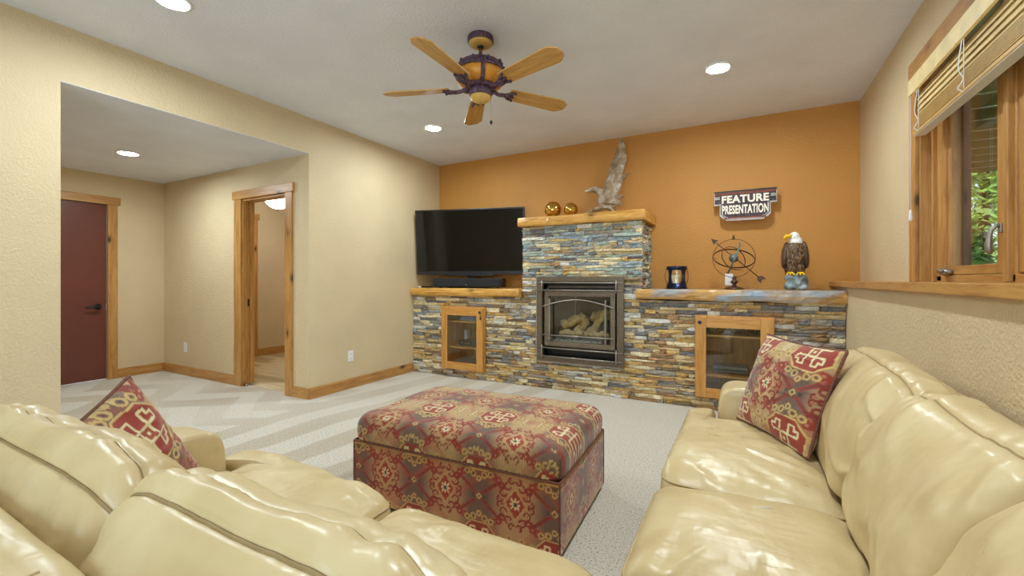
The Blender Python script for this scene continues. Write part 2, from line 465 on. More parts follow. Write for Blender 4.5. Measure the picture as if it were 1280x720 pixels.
# baseboards
BH = .108
mb = MB(); mb.box(XL, XL+.016, YF, O0, 0, BH); mb.box(XL, XL+.016, YA, 4.24, 0, BH); 
struct(mb.build('baseboard_left', M['alder_y'], bevel=.004), 'alder baseboard along the cream side wall up to the stone', 'baseboard')
mb = MB(); mb.box(XA, -4.963, YA-.016, YA, 0, BH); mb.box(-3.966, XL+.0, YA-.016, YA, 0, BH)
struct(mb.build('baseboard_alcove_right', M['alder'], bevel=.004), 'alder baseboard on both sides of the pocket door', 'baseboard')
mb = MB(); mb.box(XA, XA+.016, .2, AD0-.09, 0, BH); mb.box(XA, XA+.016, AD1+.09, YA-.016, 0, BH)
struct(mb.build('baseboard_alcove_back', M['alder_y'], bevel=.004), 'alder baseboard beside the dark red door', 'baseboard')
struct(MB().box(XA, XA+.016, 3.96, YB, 0, BH).build('baseboard_hall', M['alder_y'], bevel=.004), 'alder baseboard along the hall wall beyond the pocket door', 'baseboard')
# casings
t2 = struct(thing('trim_2', 'x', 'casing', ((DW0+DW1)/2, YA, 0)), 'knotty alder casing and jamb around the pocket door opening', 'casing')
MB().box(-4.963, DW0, YA-.02, YA, 0, DH).build('side_casing', M['alder_z'], t2, bevel=.003)
MB().box(DW1, -3.966, YA-.02, YA, 0, DH).build('side_casing', M['alder_z'], t2, bevel=.003)
MB().box(-4.99, -3.94, YA-.026, YA, DH, DH+.09).build('head_casing', M['alder'], t2, bevel=.003)
MB().box(DW0, DW0+.018, YA, YA+.045, 0, DH-.02).build('jamb', M['alder_z'], t2)
MB().box(DW0, DW0+.018, YA+.075, YA+.12, 0, DH-.02).build('jamb', M['alder_z'], t2)
MB().box(DW1-.018, DW1, YA, YA+.12, 0, DH-.02).build('jamb', M['alder_z'], t2)
MB().box(DW0, DW1, YA, YA+.12, DH-.02, DH).build('jamb', M['alder'], t2)
pd = struct(thing('door_2', 'x', 'door', (DW0, YA+.06, 0)), 'wooden pocket door slid back into its wall slot', 'door')
MB().box(DW0-.02+.001, DW0+.006, YA+.046, YA+.074, .012, DH-.025).build('door_edge', M['alder_z'], pd)
MB().box(DW0+.006, DW0+.009, YA+.05, YA+.07, .87, .95).build('edge_latch', M['iron'], pd)
for yy in (YA+.025, YA+.095):
    MB().lathe([(.012, 0), (.014, .006), (.008, .018)], (DW0+.034, yy, .004), 12).build('floor_guide', M['brass_hi'], pd, smooth=True)
t3 = struct(thing('trim_3', 'x', 'casing', (XA, (AD0+AD1)/2, 0)), 'knotty alder casing around the dark red door', 'casing')
MB().box(XA, XA+.02, AD1, AD1+.09, 0, DH).build('side_casing', M['alder_z'], t3, bevel=.003)
MB().box(XA, XA+.02, AD0-.09, AD0, 0, DH).build('side_casing', M['alder_z'], t3, bevel=.003)
MB().box(XA, XA+.026, AD0-.115, AD1+.115, DH, DH+.09).build('head_casing', M['alder_y'], t3, bevel=.003)
t4 = struct(thing('trim_4', 'x', 'casing', (XA, 3.5, 0)), 'pale alder door casing on the hall wall seen through the pocket door', 'casing')
MB().box(XA, XA+.02, 3.87, 3.96, 0, DH+.03).build('side_casing', M['alder_z'], t4, bevel=.003)
MB().box(XA, XA+.026, 3.0, 3.985, DH+.03, DH+.12).build('head_casing', M['alder_y'], t4, bevel=.003)
MB().box(XA, XA+.02, 3.02, 3.11, 0, DH+.03).build('side_casing', M['alder_z'], t4, bevel=.003)
hd = struct(thing('door_3', 'x', 'door', (XA, 3.5, 0)), 'plain closed hall door beside the pale casing', 'door')
MB().box(XA+.002, XA+.012, 3.11, 3.87, .01, DH+.03).build('door_panel', M['wall'], hd)
# the red-brown alcove door
d1 = struct(thing('door_1', 'x', 'door', (XA-.03, (AD0+AD1)/2, 0)), 'smooth dark reddish brown door with black lever handle in the alcove', 'door')
M['door'] = plain('red_brown_door_paint', (106, 56, 46), .3, 0, .06, 3, .08, 60)
MB().box(XA-.06, XA-.015, AD0+.006, AD1-.006, .012, DH-.006).build('door_panel', M['door'], d1, bevel=.002)
hz = .85
hy = 2.12
lev = MB().tube([(XA-.016, hy, hz), (XA-.004, hy, hz)], .034, 16); lev.tube([(XA-.01, hy, hz), (XA+.04, hy, hz)], .011, 10)
lev.build('rose', M['dark'], d1, smooth=False)
MB().tube(spline([(XA+.038, hy+.005, hz), (XA+.044, hy-.04, hz+.003), (XA+.042, hy-.12, hz-.004)], 10), [.013]*6+[.012, .011, .010, .008], 8).build('lever', M['dark'], d1, smooth=True)
MB().box(XA-.014, XA-.006, AD1-.012, AD1-.004, hz-.04, hz+.04).build('strike_plate', M['brass_hi'], d1)
# ------------------------------------------------------------------ recessed lights
def can(x, y, z, label, r=.075):
    t = thing('recessed_light', label, 'ceiling light', (x, y, z), group='recessed ceiling lights')
    MB().lathe([(r+.022, -.001), (r+.020, -.008), (r+.004, -.012), (r, -.006), (r, .0)], (x, y, z), 32, cap=False).build('trim_ring', M['white_pl'], t, smooth=True)
    vs = [(x+r*math.cos(2*PI*i/32), y+r*math.sin(2*PI*i/32), z-.006) for i in range(32)]
    MB().add(vs, [tuple(range(32))[::-1]]).build('lens', M['lamp'], t)
CX0, CX1 = -2.85, -.18
can(CX1, 3.56, ZC, 'lit recessed ceiling light above the eagle statue side of the stone wall')
can(CX0, 3.56, ZC, 'lit recessed ceiling light between the ceiling fan and the television')
can(CX0, 1.24, ZC, 'lit recessed ceiling light above the alcove opening')
can(CX1, 1.24, ZC, 'added unseen recessed ceiling light above the sectional corner')  # extra lamp added out of view to brighten the room
can(-5.255, 1.92, ZA, 'lit recessed light in the low alcove ceiling')
# hall bowl lamp
bl = thing('bowl_ceiling_lamp', 'glowing white glass bowl lamp on the hall ceiling', 'ceiling lamp', (-5.55, 3.64, ZA))
MB().lathe([(.06, 0), (.06, -.03), (.012, -.035), (.012, -.14)], (-5.55, 3.64, ZA), 20).build('canopy', M['bronze'], bl, smooth=False)
MB().lathe([(.012, -.27), (.06, -.262), (.11, -.235), (.15, -.19), (.165, -.14), (.158, -.135)], (-5.55, 3.64, ZA), 28, cap=True).build('bowl', M['bowl'], bl, smooth=True)
MB().lathe([(.004, -.30), (.014, -.29), (.016, -.272), (.006, -.265)], (-5.55, 3.64, ZA), 12).build('finial', M['bronze'], bl, smooth=True)

# ------------------------------------------------------------------ window
wn = struct(thing('window_1', 'x', 'window', (.96, 2.52, WZ0)), 'wooden casement window above the ledge, trees and a deck outside', 'window')
FX = .95
fr = M['alder_z']
MB().box(XR, FX, WY1-.018, WY1, WZ0, WZ1).build('jamb', fr, wn)
MB().box(XR, FX, WY0, WY0+.018, WZ0, WZ1).build('jamb', fr, wn)
MB().box(XR, FX, WY0, WY1, WZ1-.018, WZ1).build('head_jamb', M['alder_y'], wn)
# fixed frame: stepped profile
def frame_v(y0, y1): 
    m_ = MB(); m_.box(FX, FX+.07, y0, y1, WZ0, WZ1); return m_
frame_v(3.225, 3.33).build('frame_stile', fr, wn, bevel=.006)
MB().box(FX-.02, FX+.02, 3.285, 3.315, WZ0, WZ1-.02).build('frame_bead', fr, wn, bevel=.004)
frame_v(2.475, 2.555).build('mullion', fr, wn, bevel=.006)
MB().box(FX-.018, FX+.01, 2.497, 2.533, WZ0, WZ1-.02).build('mullion_bead', fr, wn, bevel=.005)
frame_v(1.72, 1.82).build('frame_stile', fr, wn, bevel=.006)
MB().box(FX, FX+.08, WY0, WY1, WZ0-.01, WZ0+.035).build('frame_sill', M['alder_y'], wn, bevel=.004)
MB().box(FX, FX+.08, WY0, WY1, WZ1-.06, WZ1).build('frame_head', M['alder_y'], wn, bevel=.004)
for (a, b_) in ((2.555, 3.225), (1.82, 2.475)):
    s = MB().box(FX+.005, FX+.05, b_-.10, b_-.004, WZ0+.037, WZ1-.065).build('sash_stile', fr, wn, bevel=.005)
    MB().box(FX-.006, FX+.02, b_-.07, b_-.03, WZ0+.04, WZ1-.07).build('sash_bead', fr, s, bevel=.004)
    s = MB().box(FX+.005, FX+.05, a+.004, a+.085, WZ0+.037, WZ1-.065).build('sash_stile', fr, wn, bevel=.005)
    MB().box(FX+.005, FX+.05, a+.085, b_-.10, WZ0+.037, WZ0+.082).build('sash_rail', M['alder_y'], wn, bevel=.004)
    MB().box(FX+.005, FX+.05, a+.085, b_-.10, WZ1-.12, WZ1-.065).build('sash_rail', M['alder_y'], wn, bevel=.004)
    MB().box(FX+.026, FX+.030, a+.08, b_-.095, WZ0+.078, WZ1-.115).build('pane', M['pane'], wn)
    # dark outer cladding around the glass
    o = MB(); o.box(FX+.051, FX+.078, b_-.125, b_-.085, WZ0+.03, WZ1-.06); o.box(FX+.051, FX+.078, a+.07, a+.1, WZ0+.03, WZ1-.06)
    o.box(FX+.051, FX+.078, a+.1, b_-.125, WZ1-.11, WZ1-.06); o.build('outer_cladding', M['iron'], wn)
    MB().box(FX-.008, FX+.006, a+.02, a+.045, WZ0+.21, WZ0+.25).build('latch_plate', M['rod'], wn, bevel=.003)
    MB().tube(spline([(FX-.01, a+.033, WZ0+.24), (FX-.03, a+.036, WZ0+.22), (FX-.036, a+.042, WZ0+.155), (FX-.028, a+.046, WZ0+.12)], 10), [.007]*4+[.009, .011, .013, .013, .011, .006], 8).build('latch_handle', M['rod'], wn, smooth=True)
crank = MB(); crank.ell((FX-.01, 3.13, WZ0+.052), (.03, .055, .02)); crank.tube(spline([(FX-.03, 3.15, WZ0+.06), (FX-.05, 3.10, WZ0+.066), (FX-.055, 3.03, WZ0+.056)], 8), .009, 8)
crank.build('crank', M['rod'], wn, smooth=True)
t5 = struct(thing('trim_5', 'x', 'casing', (XR, 2.52, WZ0)), 'flat alder casing around the casement window', 'casing')
MB().box(XR-.02, XR, WY1, WY1+.1, WZ0, WZ1+.005).build('side_casing', M['alder_z'], t5, bevel=.003)
MB().box(XR-.02, XR, WY0-.1, WY0, WZ0, WZ1+.005).build('side_casing', M['alder_z'], t5, bevel=.003)
MB().box(XR-.024, XR, WY0-.1, WY1+.1, WZ1+.005, WZ1+.105).build('head_casing', M['alder_y'], t5, bevel=.003)
# ------------------------------------------------------------------ wooden blind, drawn up
bd = thing('venetian_blind', 'drawn up wooden slat blind with pale valance over the window', 'blind', (.86, 2.5, 1.95))
M['slat'] = plain('blind_slat_wood', (238, 216, 158), .5, 0, .1, 14)
M['slat2'] = plain('blind_rail_wood', (206, 168, 100), .5, 0, .1, 14)
BY0, BY1 = 1.80, 3.235
MB().box(XR-.075, XR-.060, BY0-.03, BY1+.0, 2.195, 2.285).build('valance', M['slat'], bd, bevel=.003)
MB().box(XR-.058, XR-.01, BY0, BY1-.01, 2.235, 2.28).build('headrail', M['brass_hi'], bd)
sl = None; zt = 2.215
for i in range(5):
    z = 2.185 - i*.031; x = XR-.034
    a = math.radians(70)
    m_ = MB(); dx, dz = .025*math.cos(a), .025*math.sin(a)
    m_.add([(x-dx, BY0, z-dz), (x+dx, BY0, z+dz), (x+dx, BY1-.03, z+dz), (x-dx, BY1-.03, z-dz),
            (x-dx, BY0, z-dz+.003), (x+dx, BY0, z+dz+.003), (x+dx, BY1-.03, z+dz+.003), (x-dx, BY1-.03, z-dz+.003)],
           [(0, 3, 2, 1), (4, 5, 6, 7), (0, 1, 5, 4), (1, 2, 6, 5), (2, 3, 7, 6), (3, 0, 4, 7)])
    m_.build('slat', M['slat'], bd)
for i in range(9):
    z = 1.99 + i*.0085
    MB().box(XR-.060, XR-.008, BY0, BY1-.03, z, z+.0045).build('slat', M['slat2'], bd)
MB().box(XR-.062, XR-.006, BY0, BY1-.03, 1.965, 1.984).build('bottom_rail', M['slat2'], bd, bevel=.004)
MB().box(XR-.058, XR-.010, BY0+.01, BY1-.04, 1.962, 1.965).build('rail_underside', M['white_pl'], bd)
for yy in (3.10, 2.55, 1.95):
    m_ = MB()
    for xx in (XR-.064, XR-.004): m_.tube([(xx, yy, 2.235), (xx, yy, 1.975)], .0016, 5)
    m_.build('ladder_cord', M['white_pl'], bd)
    MB().tube(spline([(XR-.066, yy+.01, 2.2), (XR-.075, yy+.02, 2.08), (XR-.068, yy-.01, 2.02), (XR-.078, yy+.015, 1.99), (XR-.066, yy, 1.968)], 24), .0022, 5).build('cord_loop', M['white_pl'], bd)
m_ = MB(); m_.tube([(XR-.07, 3.205, 2.19), (XR-.07, 3.205, 1.55)], .002, 5); m_.lathe([(.004, 0), (.009, .01), (.006, .06), (.003, .065)], (XR-.07, 3.205, 1.49), 10)
m_.build('pull_cord', M['white_pl'], bd, smooth=True)

# ------------------------------------------------------------------ outside the window
M['grass'] = plain('meadow_grass', (120, 140, 70), .9, 0, .3, 2.5)
gm = MB().box(1.03, 30, -4, 30, .3, .4)
struct(gm.build('ground_outside', M['grass']), 'grassy ground outside the window', 'ground')
struct(MB().box(-12, 1.03, -16, YF-.15, -.1, -.02).build('added_ground_patio', plain('added_concrete', (190, 186, 178), .8, 0, .1, 3)), 'added pale paving beyond the added patio door', 'ground')  # unseen ground added pale, to bounce light up to the ceiling
dk = thing('deck', 'dark plank deck seen from below outside the window', 'deck', (3.6, 5, 2.86))
M['deck'] = plain('dark_deck_board', (70, 62, 56), .7, 0, .2, 6)
y = .6
while y < 9.6:
    MB().box(1.05, 4.4, y, y+.405, 2.88, 2.89).build('deck_board', M['deck'], dk)
    y += .455
for yy in (1.2, 5.4, 9.4): MB().box(4.2, 4.35, yy, yy+.15, .4, 2.86).build('deck_post', M['deck'], dk)
bark = plain('pine_bark', (96, 74, 56), .9, 0, .3, 12)
leafm = [plain('foliage_%d' % i, c, .6, 0, .35, 6) for i, c in enumerate([(150, 188, 80), (122, 166, 72), (176, 206, 110)])]
TREES = [(4.1, 11.9, 4.9, 1.5, 'tall bright green tree right below the deck edge outside'), (7.0, 12.6, 5.2, 1.3, 'broad mid green tree behind the window mullion'),
         (5.0, 16.4, 6.4, 1.7, 'tallest green tree standing behind the two nearer ones'), (10.6, 13.6, 5.0, 1.4, 'pale green tree at the outer side of the meadow'),
         (2.4, 8.4, 1.9, .7, 'low green bush under the deck outside'), (8.6, 17.4, 6.5, 1.6, 'far green tree at the back of the meadow')]
for i, (tx, ty, th, tr, lab) in enumerate(TREES):
    t = thing('bush' if th < 2.5 else 'tree', lab, 'bush' if th < 2.5 else 'tree', (tx, ty, .4))
    MB().tube([(tx, ty, .4), (tx+.05, ty, .4+th*.5), (tx-.03, ty+.05, .4+th*.95)], [.12*th/5, .09*th/5, .02], 8).build('trunk', bark, t, smooth=True)
    rnd = random.Random(50+i); m_ = MB()
    for k in range(int(4200*tr)):
        # leaf sprays in drooping clusters around the trunk
        h = rnd.random()**.8; rr = tr*(1-.75*h)*(.35+.65*math.sqrt(rnd.random())); a = rnd.uniform(0, 2*PI)
        lump = 1+.25*math.sin(5*a+h*14)+.15*math.sin(11*a-h*23)
        p = Vector((tx+rr*lump*math.cos(a), ty+rr*lump*math.sin(a), .5+h*th))
        d1_ = Vector((rnd.gauss(0, 1), rnd.gauss(0, 1), rnd.gauss(0, .7))).normalized(); d2_ = d1_.orthogonal().normalized()
        s = rnd.uniform(.05, .11)
        m_.add([p-d1_*s, p+d2_*s*.5, p+d1_*s, p-d2_*s*.5], [(0, 1, 2, 3)])
    stuff(m_.build('foliage', leafm[i % 3], t))

# ------------------------------------------------------------------ stone fireplace surround
SY = 4.24
ST = [('teal', (134, 148, 144), (176, 186, 176)), ('blue', (116, 130, 142), (152, 164, 172)), ('cream', (202, 188, 150), (224, 212, 180)),
      ('tan', (180, 158, 118), (202, 184, 144)), ('gold', (182, 148, 90), (206, 174, 116)), ('rust', (152, 116, 80), (178, 142, 104)),
      ('grey', (134, 128, 122), (164, 158, 150)), ('slate', (98, 98, 102), (126, 126, 130)), ('umber', (112, 96, 76), (146, 126, 98)), ('pale', (188, 186, 182), (214, 212, 206))]
stone_mats = []
for nm, c0, c1 in ST:
    m_, t_, b_ = newmat('ledge_stone_'+nm)
    v_ = texco(t_, (1, 1, 1), 'Object')
    oi = t_.nodes.new('ShaderNodeObjectInfo'); gi = t_.nodes.new('ShaderNodeNewGeometry')
    r_ = mathn(t_, 'FRACT', mathn(t_, 'ADD', oi.outputs['Random'], gi.outputs['Random Per Island']))
    v2 = t_.nodes.new('ShaderNodeVectorMath'); v2.operation = 'ADD'
    L(t_, gi.outputs['Position'], v2.inputs[0]); L(t_, r_, v2.inputs[1])
    f_ = noise_n(t_, v2.outputs[0], 26, 4, .65, .5)
    stn = noise_n(t_, v2.outputs[0], 9, 3, .6, .8)
    col_ = ramp(t_, f_, [(.3, lin(c0)), (.65, lin(c1))])
    col_ = mixc(t_, ramp(t_, stn, [(.55, (0, 0, 0, 1)), (.7, (.55, .55, .55, 1))]), col_, lin((168, 124, 62) if nm not in ('gold', 'rust') else (90, 78, 64)))
    mot = noise_n(t_, v2.outputs[0], 95, 4, .75)
    col_ = mixc(t_, .75, col_, ramp(t_, mot, [(.34, (.62, .60, .57, 1)), (.5, (1.1, 1.1, 1.08, 1)), (.66, (1.6, 1.57, 1.5, 1))]), 'MULTIPLY')
    col_ = mixc(t_, .5, col_, ramp(t_, r_, [(0, (.98, .98, .98, 1)), (1, (1.6, 1.6, 1.6, 1))]), 'MULTIPLY')
    L(t_, col_, b_.inputs['Base Color']); b_.inputs['Roughness'].default_value = .6
    bump(t_, b_, noise_n(t_, v2.outputs[0], 55, 4, .75), .9, .012)
    stone_mats.append(m_)
SIX = {s[0]: i for i, s in enumerate(ST)}
def stone_weights(x, z):
    if z > 1.15: return dict(teal=5, blue=3.2, cream=3.4, tan=2.6, gold=.9, grey=1.5, slate=1.4, pale=.6, umber=.5, rust=.4)
    if x > -.85:
        if z > .55: return dict(grey=3, pale=1.6, tan=2.6, rust=1.6, slate=1.8, cream=1.2, blue=.8, umber=1.4, gold=1.2)
        return dict(gold=3.0, tan=3.4, umber=2.4, rust=1.8, grey=1.6, cream=1.8, slate=.9)
    if z < .45: return dict(gold=2.4, tan=3.2, umber=1.6, grey=1.8, cream=2.4, rust=1.0, slate=.9, pale=.8)
    return dict(grey=3, tan=2.4, cream=2.2, pale=1.8, umber=1.3, slate=1.6, gold=1.0, blue=.5)
fpl = thing('stone_fireplace_surround', 'stacked ledge stone fireplace wall with a raised central chimney breast', 'fireplace surround', (-1.5, 4.5, 0))
FO = (-1.965, -1.055, .307, 1.187)       # fire opening
CLO = (-3.235, -2.64, .10, .843); CRO = (-.396, .207, .112, .843)
TX0, TX1, LZ, TZ = -2.165, -.875, .968, 1.735
mort = plain('dark_mortar', (104, 92, 76), .9, 0, .2, 30)
cY = SY+.028
core = MB()
for a, b_ in ((XL+.001, CLO[0]), (CLO[1], FO[0]), (FO[1], CRO[0]), (CRO[1], XRL-.001)): core.box(a, b_, cY, YB-.004, 0, LZ)
core.box(CLO[0], CLO[1], cY, YB-.004, 0, CLO[2]); core.box(CLO[0], CLO[1], cY, YB-.004, CLO[3], LZ)
core.box(CRO[0], CRO[1], cY, YB-.004, 0, CRO[2]); core.box(CRO[0], CRO[1], cY, YB-.004, CRO[3], LZ)
core.box(FO[0], FO[1], cY, YB-.004, 0, FO[2]); core.box(FO[0], FO[1], cY, YB-.004, FO[3], TZ)
core.box(TX0+.028, FO[0], cY, YB-.004, LZ, TZ); core.box(FO[1], TX1-.028, cY, YB-.004, LZ, TZ)
core.build('core', mort, fpl)
# unit stones: rough blocks, front face is -y
unit = []
for k in range(10):
    rnd = random.Random(k); m_ = MB(); nx, nz = 3, 2
    pts = []
    for j in range(nz+1):
        for i in range(nx+1):
            ex = (i in (0, nx)); ez = (j in (0, nz))
            pts.append((-.5+i/nx + (0 if ex else rnd.uniform(-.08, .08)) + (rnd.uniform(-.012, .012) if ex else 0),
                        -.5 + rnd.uniform(.0, .30) + (.12 if ex else 0) + (.10 if ez else 0),
                        -.5+j/nz + (rnd.uniform(-.05, .02)*(1 if j else -1) if ez else rnd.uniform(-.1, .1))))
    n0 = len(pts)
    pts += [(-.5, .5, -.5), (.5, .5, -.5), (.5, .5, .5), (-.5, .5, .5)]
    fs = []
    W_ = nx+1
    for j in range(nz):
        for i in range(nx): fs.append((j*W_+i, j*W_+i+1, (j+1)*W_+i+1, (j+1)*W_+i))
    fs.append(tuple([n0, n0+1] + [i for i in range(nx, -1, -1)]))
    fs.append(tuple([n0+2, n0+3] + [nz*W_+i for i in range(0, nx+1)]))
    fs.append((n0+3, n0) + tuple(j*W_ for j in range(0, nz+1)))
    fs.append((n0+1, n0+2) + tuple(j*W_+nx for j in range(nz, -1, -1)))
    unit.append((pts, fs))
stones = []      # (face, centre u, z, length, height, proud)
rs = random.Random(11)
def rows(z0, z1, lo=.024, hi=.044):
    out = [z0]
    while True:
        h = rs.uniform(lo, hi)
        if out[-1]+h > z1-.018: break
        out.append(out[-1]+h)
    out.append(z1); return out
def run(face, u0, u1, z0, z1):
    u = u0
    while u < u1-.004:
        ln = rs.choice([rs.uniform(.05, .12), rs.uniform(.09, .20), rs.uniform(.14, .28)])
        if u1-(u+ln) < .06: ln = u1-u
        h = z1-z0
        if h > .040 and rs.random() < .45:
            zz = z0+h*rs.uniform(.4, .6)
            stones.append((face, u+ln/2, (z0+zz)/2, ln, zz-z0, rs.uniform(0, .022))); stones.append((face, u+ln/2, (zz+z1)/2, ln, z1-zz, rs.uniform(0, .022)))
        else: stones.append((face, u+ln/2, (z0+z1)/2, ln, h, rs.uniform(0, .022)))
        u += ln
marks = sorted({.002, CLO[2], FO[2], CLO[3], LZ})
for a, b_ in zip(marks[:-1], marks[1:]):
    zs = rows(a, b_)
    for z0, z1 in zip(zs[:-1], zs[1:]):
        zm = (z0+z1)/2; cuts = [(o[0], o[1]) for o in (CLO, FO, CRO) if o[2]-.001 < zm < o[3]+.001]
        u = XL+.004
        for c0, c1 in cuts + [(XRL-.004, None)]:
            run('front', u, c0, z0, z1); u = c1
for a, b_ in ((LZ, FO[3]), (FO[3], TZ)):
    zs = rows(a, b_)
    for z0, z1 in zip(zs[:-1], zs[1:]):
        if (z0+z1)/2 < FO[3]: run('front', TX0, FO[0], z0, z1); run('front', FO[1], TX1, z0, z1)
        else: run('front', TX0, TX1, z0, z1)
zs = rows(1.075, TZ)
for z0, z1 in zip(zs[:-1], zs[1:]): run('right', SY+.03, YB-.002, z0, z1); run('left', SY+.03, YB-.002, z0, z1)
def place(st):
    f, u, z, ln, h, pr = st; dep = .05
    g = .0015
    if f == 'front': return Vector((u, SY-pr+.012+dep/2, z)), 0, Vector((ln-g, dep, h-g))
    if f == 'right': return Vector((TX1+pr-.012-dep/2, u, z)), PI/2, Vector((ln-g, dep, h-g))
    return Vector((TX0-pr+.012+dep/2, u, z)), -PI/2, Vector((ln-g, dep, h-g))
def vis(st):
    f, u, z, ln, h, pr = st; p = place(st)[0]
    d = (p - Vector((0, 0, CAM_H))).length
    return (ln*h/d**2 * (.3 if f == 'right' else 0 if f == 'left' else 1)) * (0.2 if (u > .2 and z < .6) else 1)
stones.sort(key=vis, reverse=True)
infill = MB(); ume = {}
for k, st in enumerate(stones):
    p, rz, sc_ = place(st)
    wts = stone_weights(p.x, p.z); nm = rs.choices(list(wts), list(wts.values()))[0]
    ui = rs.randrange(10); pts, fs = unit[ui]
    if k < 300:
        if ui not in ume:
            me = bpy.data.meshes.new('stone'); me.from_pydata(pts, [], fs)
            bm = bmesh.new(); bm.from_mesh(me); bmesh.ops.recalc_face_normals(bm, faces=bm.faces); bm.to_mesh(me); bm.free()
            me.materials.append(stone_mats[0]); ume[ui] = me
        o = bpy.data.objects.new('stone', ume[ui]); C.objects.link(o); o.parent = fpl
        o.location = p - fpl.location; o.rotation_euler = (0, 0, rz); o.scale = sc_
        o.material_slots[0].link = 'OBJECT'; o.material_slots[0].material = stone_mats[SIX[nm]]
    else:
        infill.cur = SIX[nm]
        R_ = Matrix.Rotation(rz, 3, 'Z')
        infill.add([p + R_ @ Vector((q[0]*sc_.x, q[1]*sc_.y, q[2]*sc_.z)) for q in pts], fs)
stuff(infill.build('stone_infill', stone_mats, fpl, fix=True))

# ------------------------------------------------------------------ rustic slabs: mantel and shelves
def slab(name, label, x0, x1, y0, y1, z0, z1, mat, seed, notch=None, amp=.012, cat='shelf'):
    nx = max(12, int((x1-x0)/.03)); prof = []
    h = z1-z0
    # section (d = 0 front edge, then back), clockwise
    sec = [(0.008, 0), (0, .2), (-.006, .5), (0, .8), (.008, 1), (.12, 1), (y1-y0, 1), (y1-y0, 0), (.12, 0)]
    pts = []
    for i in range(nx+1):
        x = x0+(x1-x0)*i/nx
        wob = mnoise.noise(Vector((x*2.2, seed, 0)))*amp*1.3 + mnoise.noise(Vector((x*7, seed+9, 0)))*amp*.7
        zt = mnoise.noise(Vector((x*2.5, seed+4, 0)))*amp*.25
        zb = mnoise.noise(Vector((x*4, seed+7, 0)))*amp*.7
        for (d, t) in sec:
            yy = y0+d + (wob + mnoise.noise(Vector((x*16, seed, t*3)))*amp*.5 if d < .05 else 0)
            if notch and x < notch[0] and d > .05: yy = min(yy, notch[1])
            zz = z0+h*t + (zb*(1-t) if d < .2 else 0) + (zt*t if d < .2 else 0)
            pts.append((x, yy, zz))
    n = len(sec); m_ = MB(); m_.grid(pts, n, nx+1, wrapu=True)
    m_.f.append(list(range(n))); m_.mi.append(0); m_.f.append([nx*n+i for i in range(n)][::-1]); m_.mi.append(0)
    o = m_.build(name, mat, fix=True, bevel=.003); tag(o, label, cat); return o
slab('mantel', 'thick golden knotty wood slab on top of the chimney breast', -2.19, -.84, 4.185, YB-.002, TZ+.002, 1.834, M['slab'], 3.1, cat='mantel')
slab('wooden_shelf', 'rough golden wood slab shelf under the television', -3.715, TX0-.012, 4.185, YB-.002, LZ+.002, 1.062, M['slab'], 8.3)
slab('wooden_shelf', 'blue grey weathered wood slab shelf carrying lantern and eagle', -.92, XRL-.002, 4.185, YB-.002, LZ+.006, 1.074, M['slab_grey'], 5.7, notch=(-.848, SY-.024), amp=.018)
# ------------------------------------------------------------------ gas fireplace insert
GX, GZ, GW, GH = -1.975, .297, .93, .90
gf = thing('gas_fireplace', 'bronze framed gas fireplace with ceramic logs set into the stone', 'fireplace', (GX+GW/2, SY, GZ))
def gbox(x0, x1, y0, y1, z0, z1): return MB().box(GX+x0, GX+x1, SY+y0, SY+y1, GZ+z0, GZ+z1)
def ribbed(x0, x1, z0, z1, y0, y1, horiz, pitch=.011):
    m_ = gbox(x0, x1, y0+.004, y1, z0, z1)
    a, b_ = (x0, x1) if horiz else (z0, z1)
    k = a+pitch*.5
    while k < b_-pitch*.4:
        if horiz: m_.add(gbox(k-.003, k+.003, y0, y0+.006, z0+.006, z1-.006).v, [(0,3,2,1),(4,5,6,7),(0,1,5,4),(1,2,6,5),(2,3,7,6),(3,0,4,7)])
        else: m_.add(gbox(x0+.006, x1-.006, y0, y0+.006, k-.003, k+.003).v, [(0,3,2,1),(4,5,6,7),(0,1,5,4),(1,2,6,5),(2,3,7,6),(3,0,4,7)])
        k += pitch
    return m_
F0 = -.03
ribbed(0, GW, GH-.052, GH, F0, .03, True).build('frame_top', M['bronze'], gf)
ribbed(0, GW, 0, .052, F0, .03, True).build('frame_bottom', M['bronze'], gf)
ribbed(0, .062, .052, GH-.052, F0, .03, False).build('frame_side', M['bronze'], gf)
ribbed(GW-.062, GW, .052, GH-.052, F0, .03, False).build('frame_side', M['bronze'], gf)
edge = MB(); 
for q in ((-.006, 0, -.006, GH+.004), (-.006, GW+.004, -.006, 0)): edge.box(GX+q[0], GX+q[1], SY-.026, SY+.03, GZ+q[2], GZ+q[3])
edge.build('edge_strip', M['brass_hi'], gf)
# louvre recesses
gbox(.062, GW-.062, .07, .09, GH-.155, GH-.052).build('louvre_back', M['dark'], gf)
gbox(.062, GW-.062, .07, .09, .052, .165).build('louvre_back', M['dark'], gf)
m_ = MB()
for i in range(26):
    x = .11+i*.0275; m_.box(GX+x, GX+x+.016, SY+.064, SY+.07, GZ+GH-.135, GZ+GH-.075)
m_.build('vent_grille', M['iron'], gf)
gap = MB(); gap.box(GX+.062, GX+.085, SY+.05, SY+.07, GZ+.165, GZ+GH-.155); gap.box(GX+GW-.085, GX+GW-.062, SY+.05, SY+.07, GZ+.165, GZ+GH-.155)
gap.build('shadow_gap', M['dark'], gf)
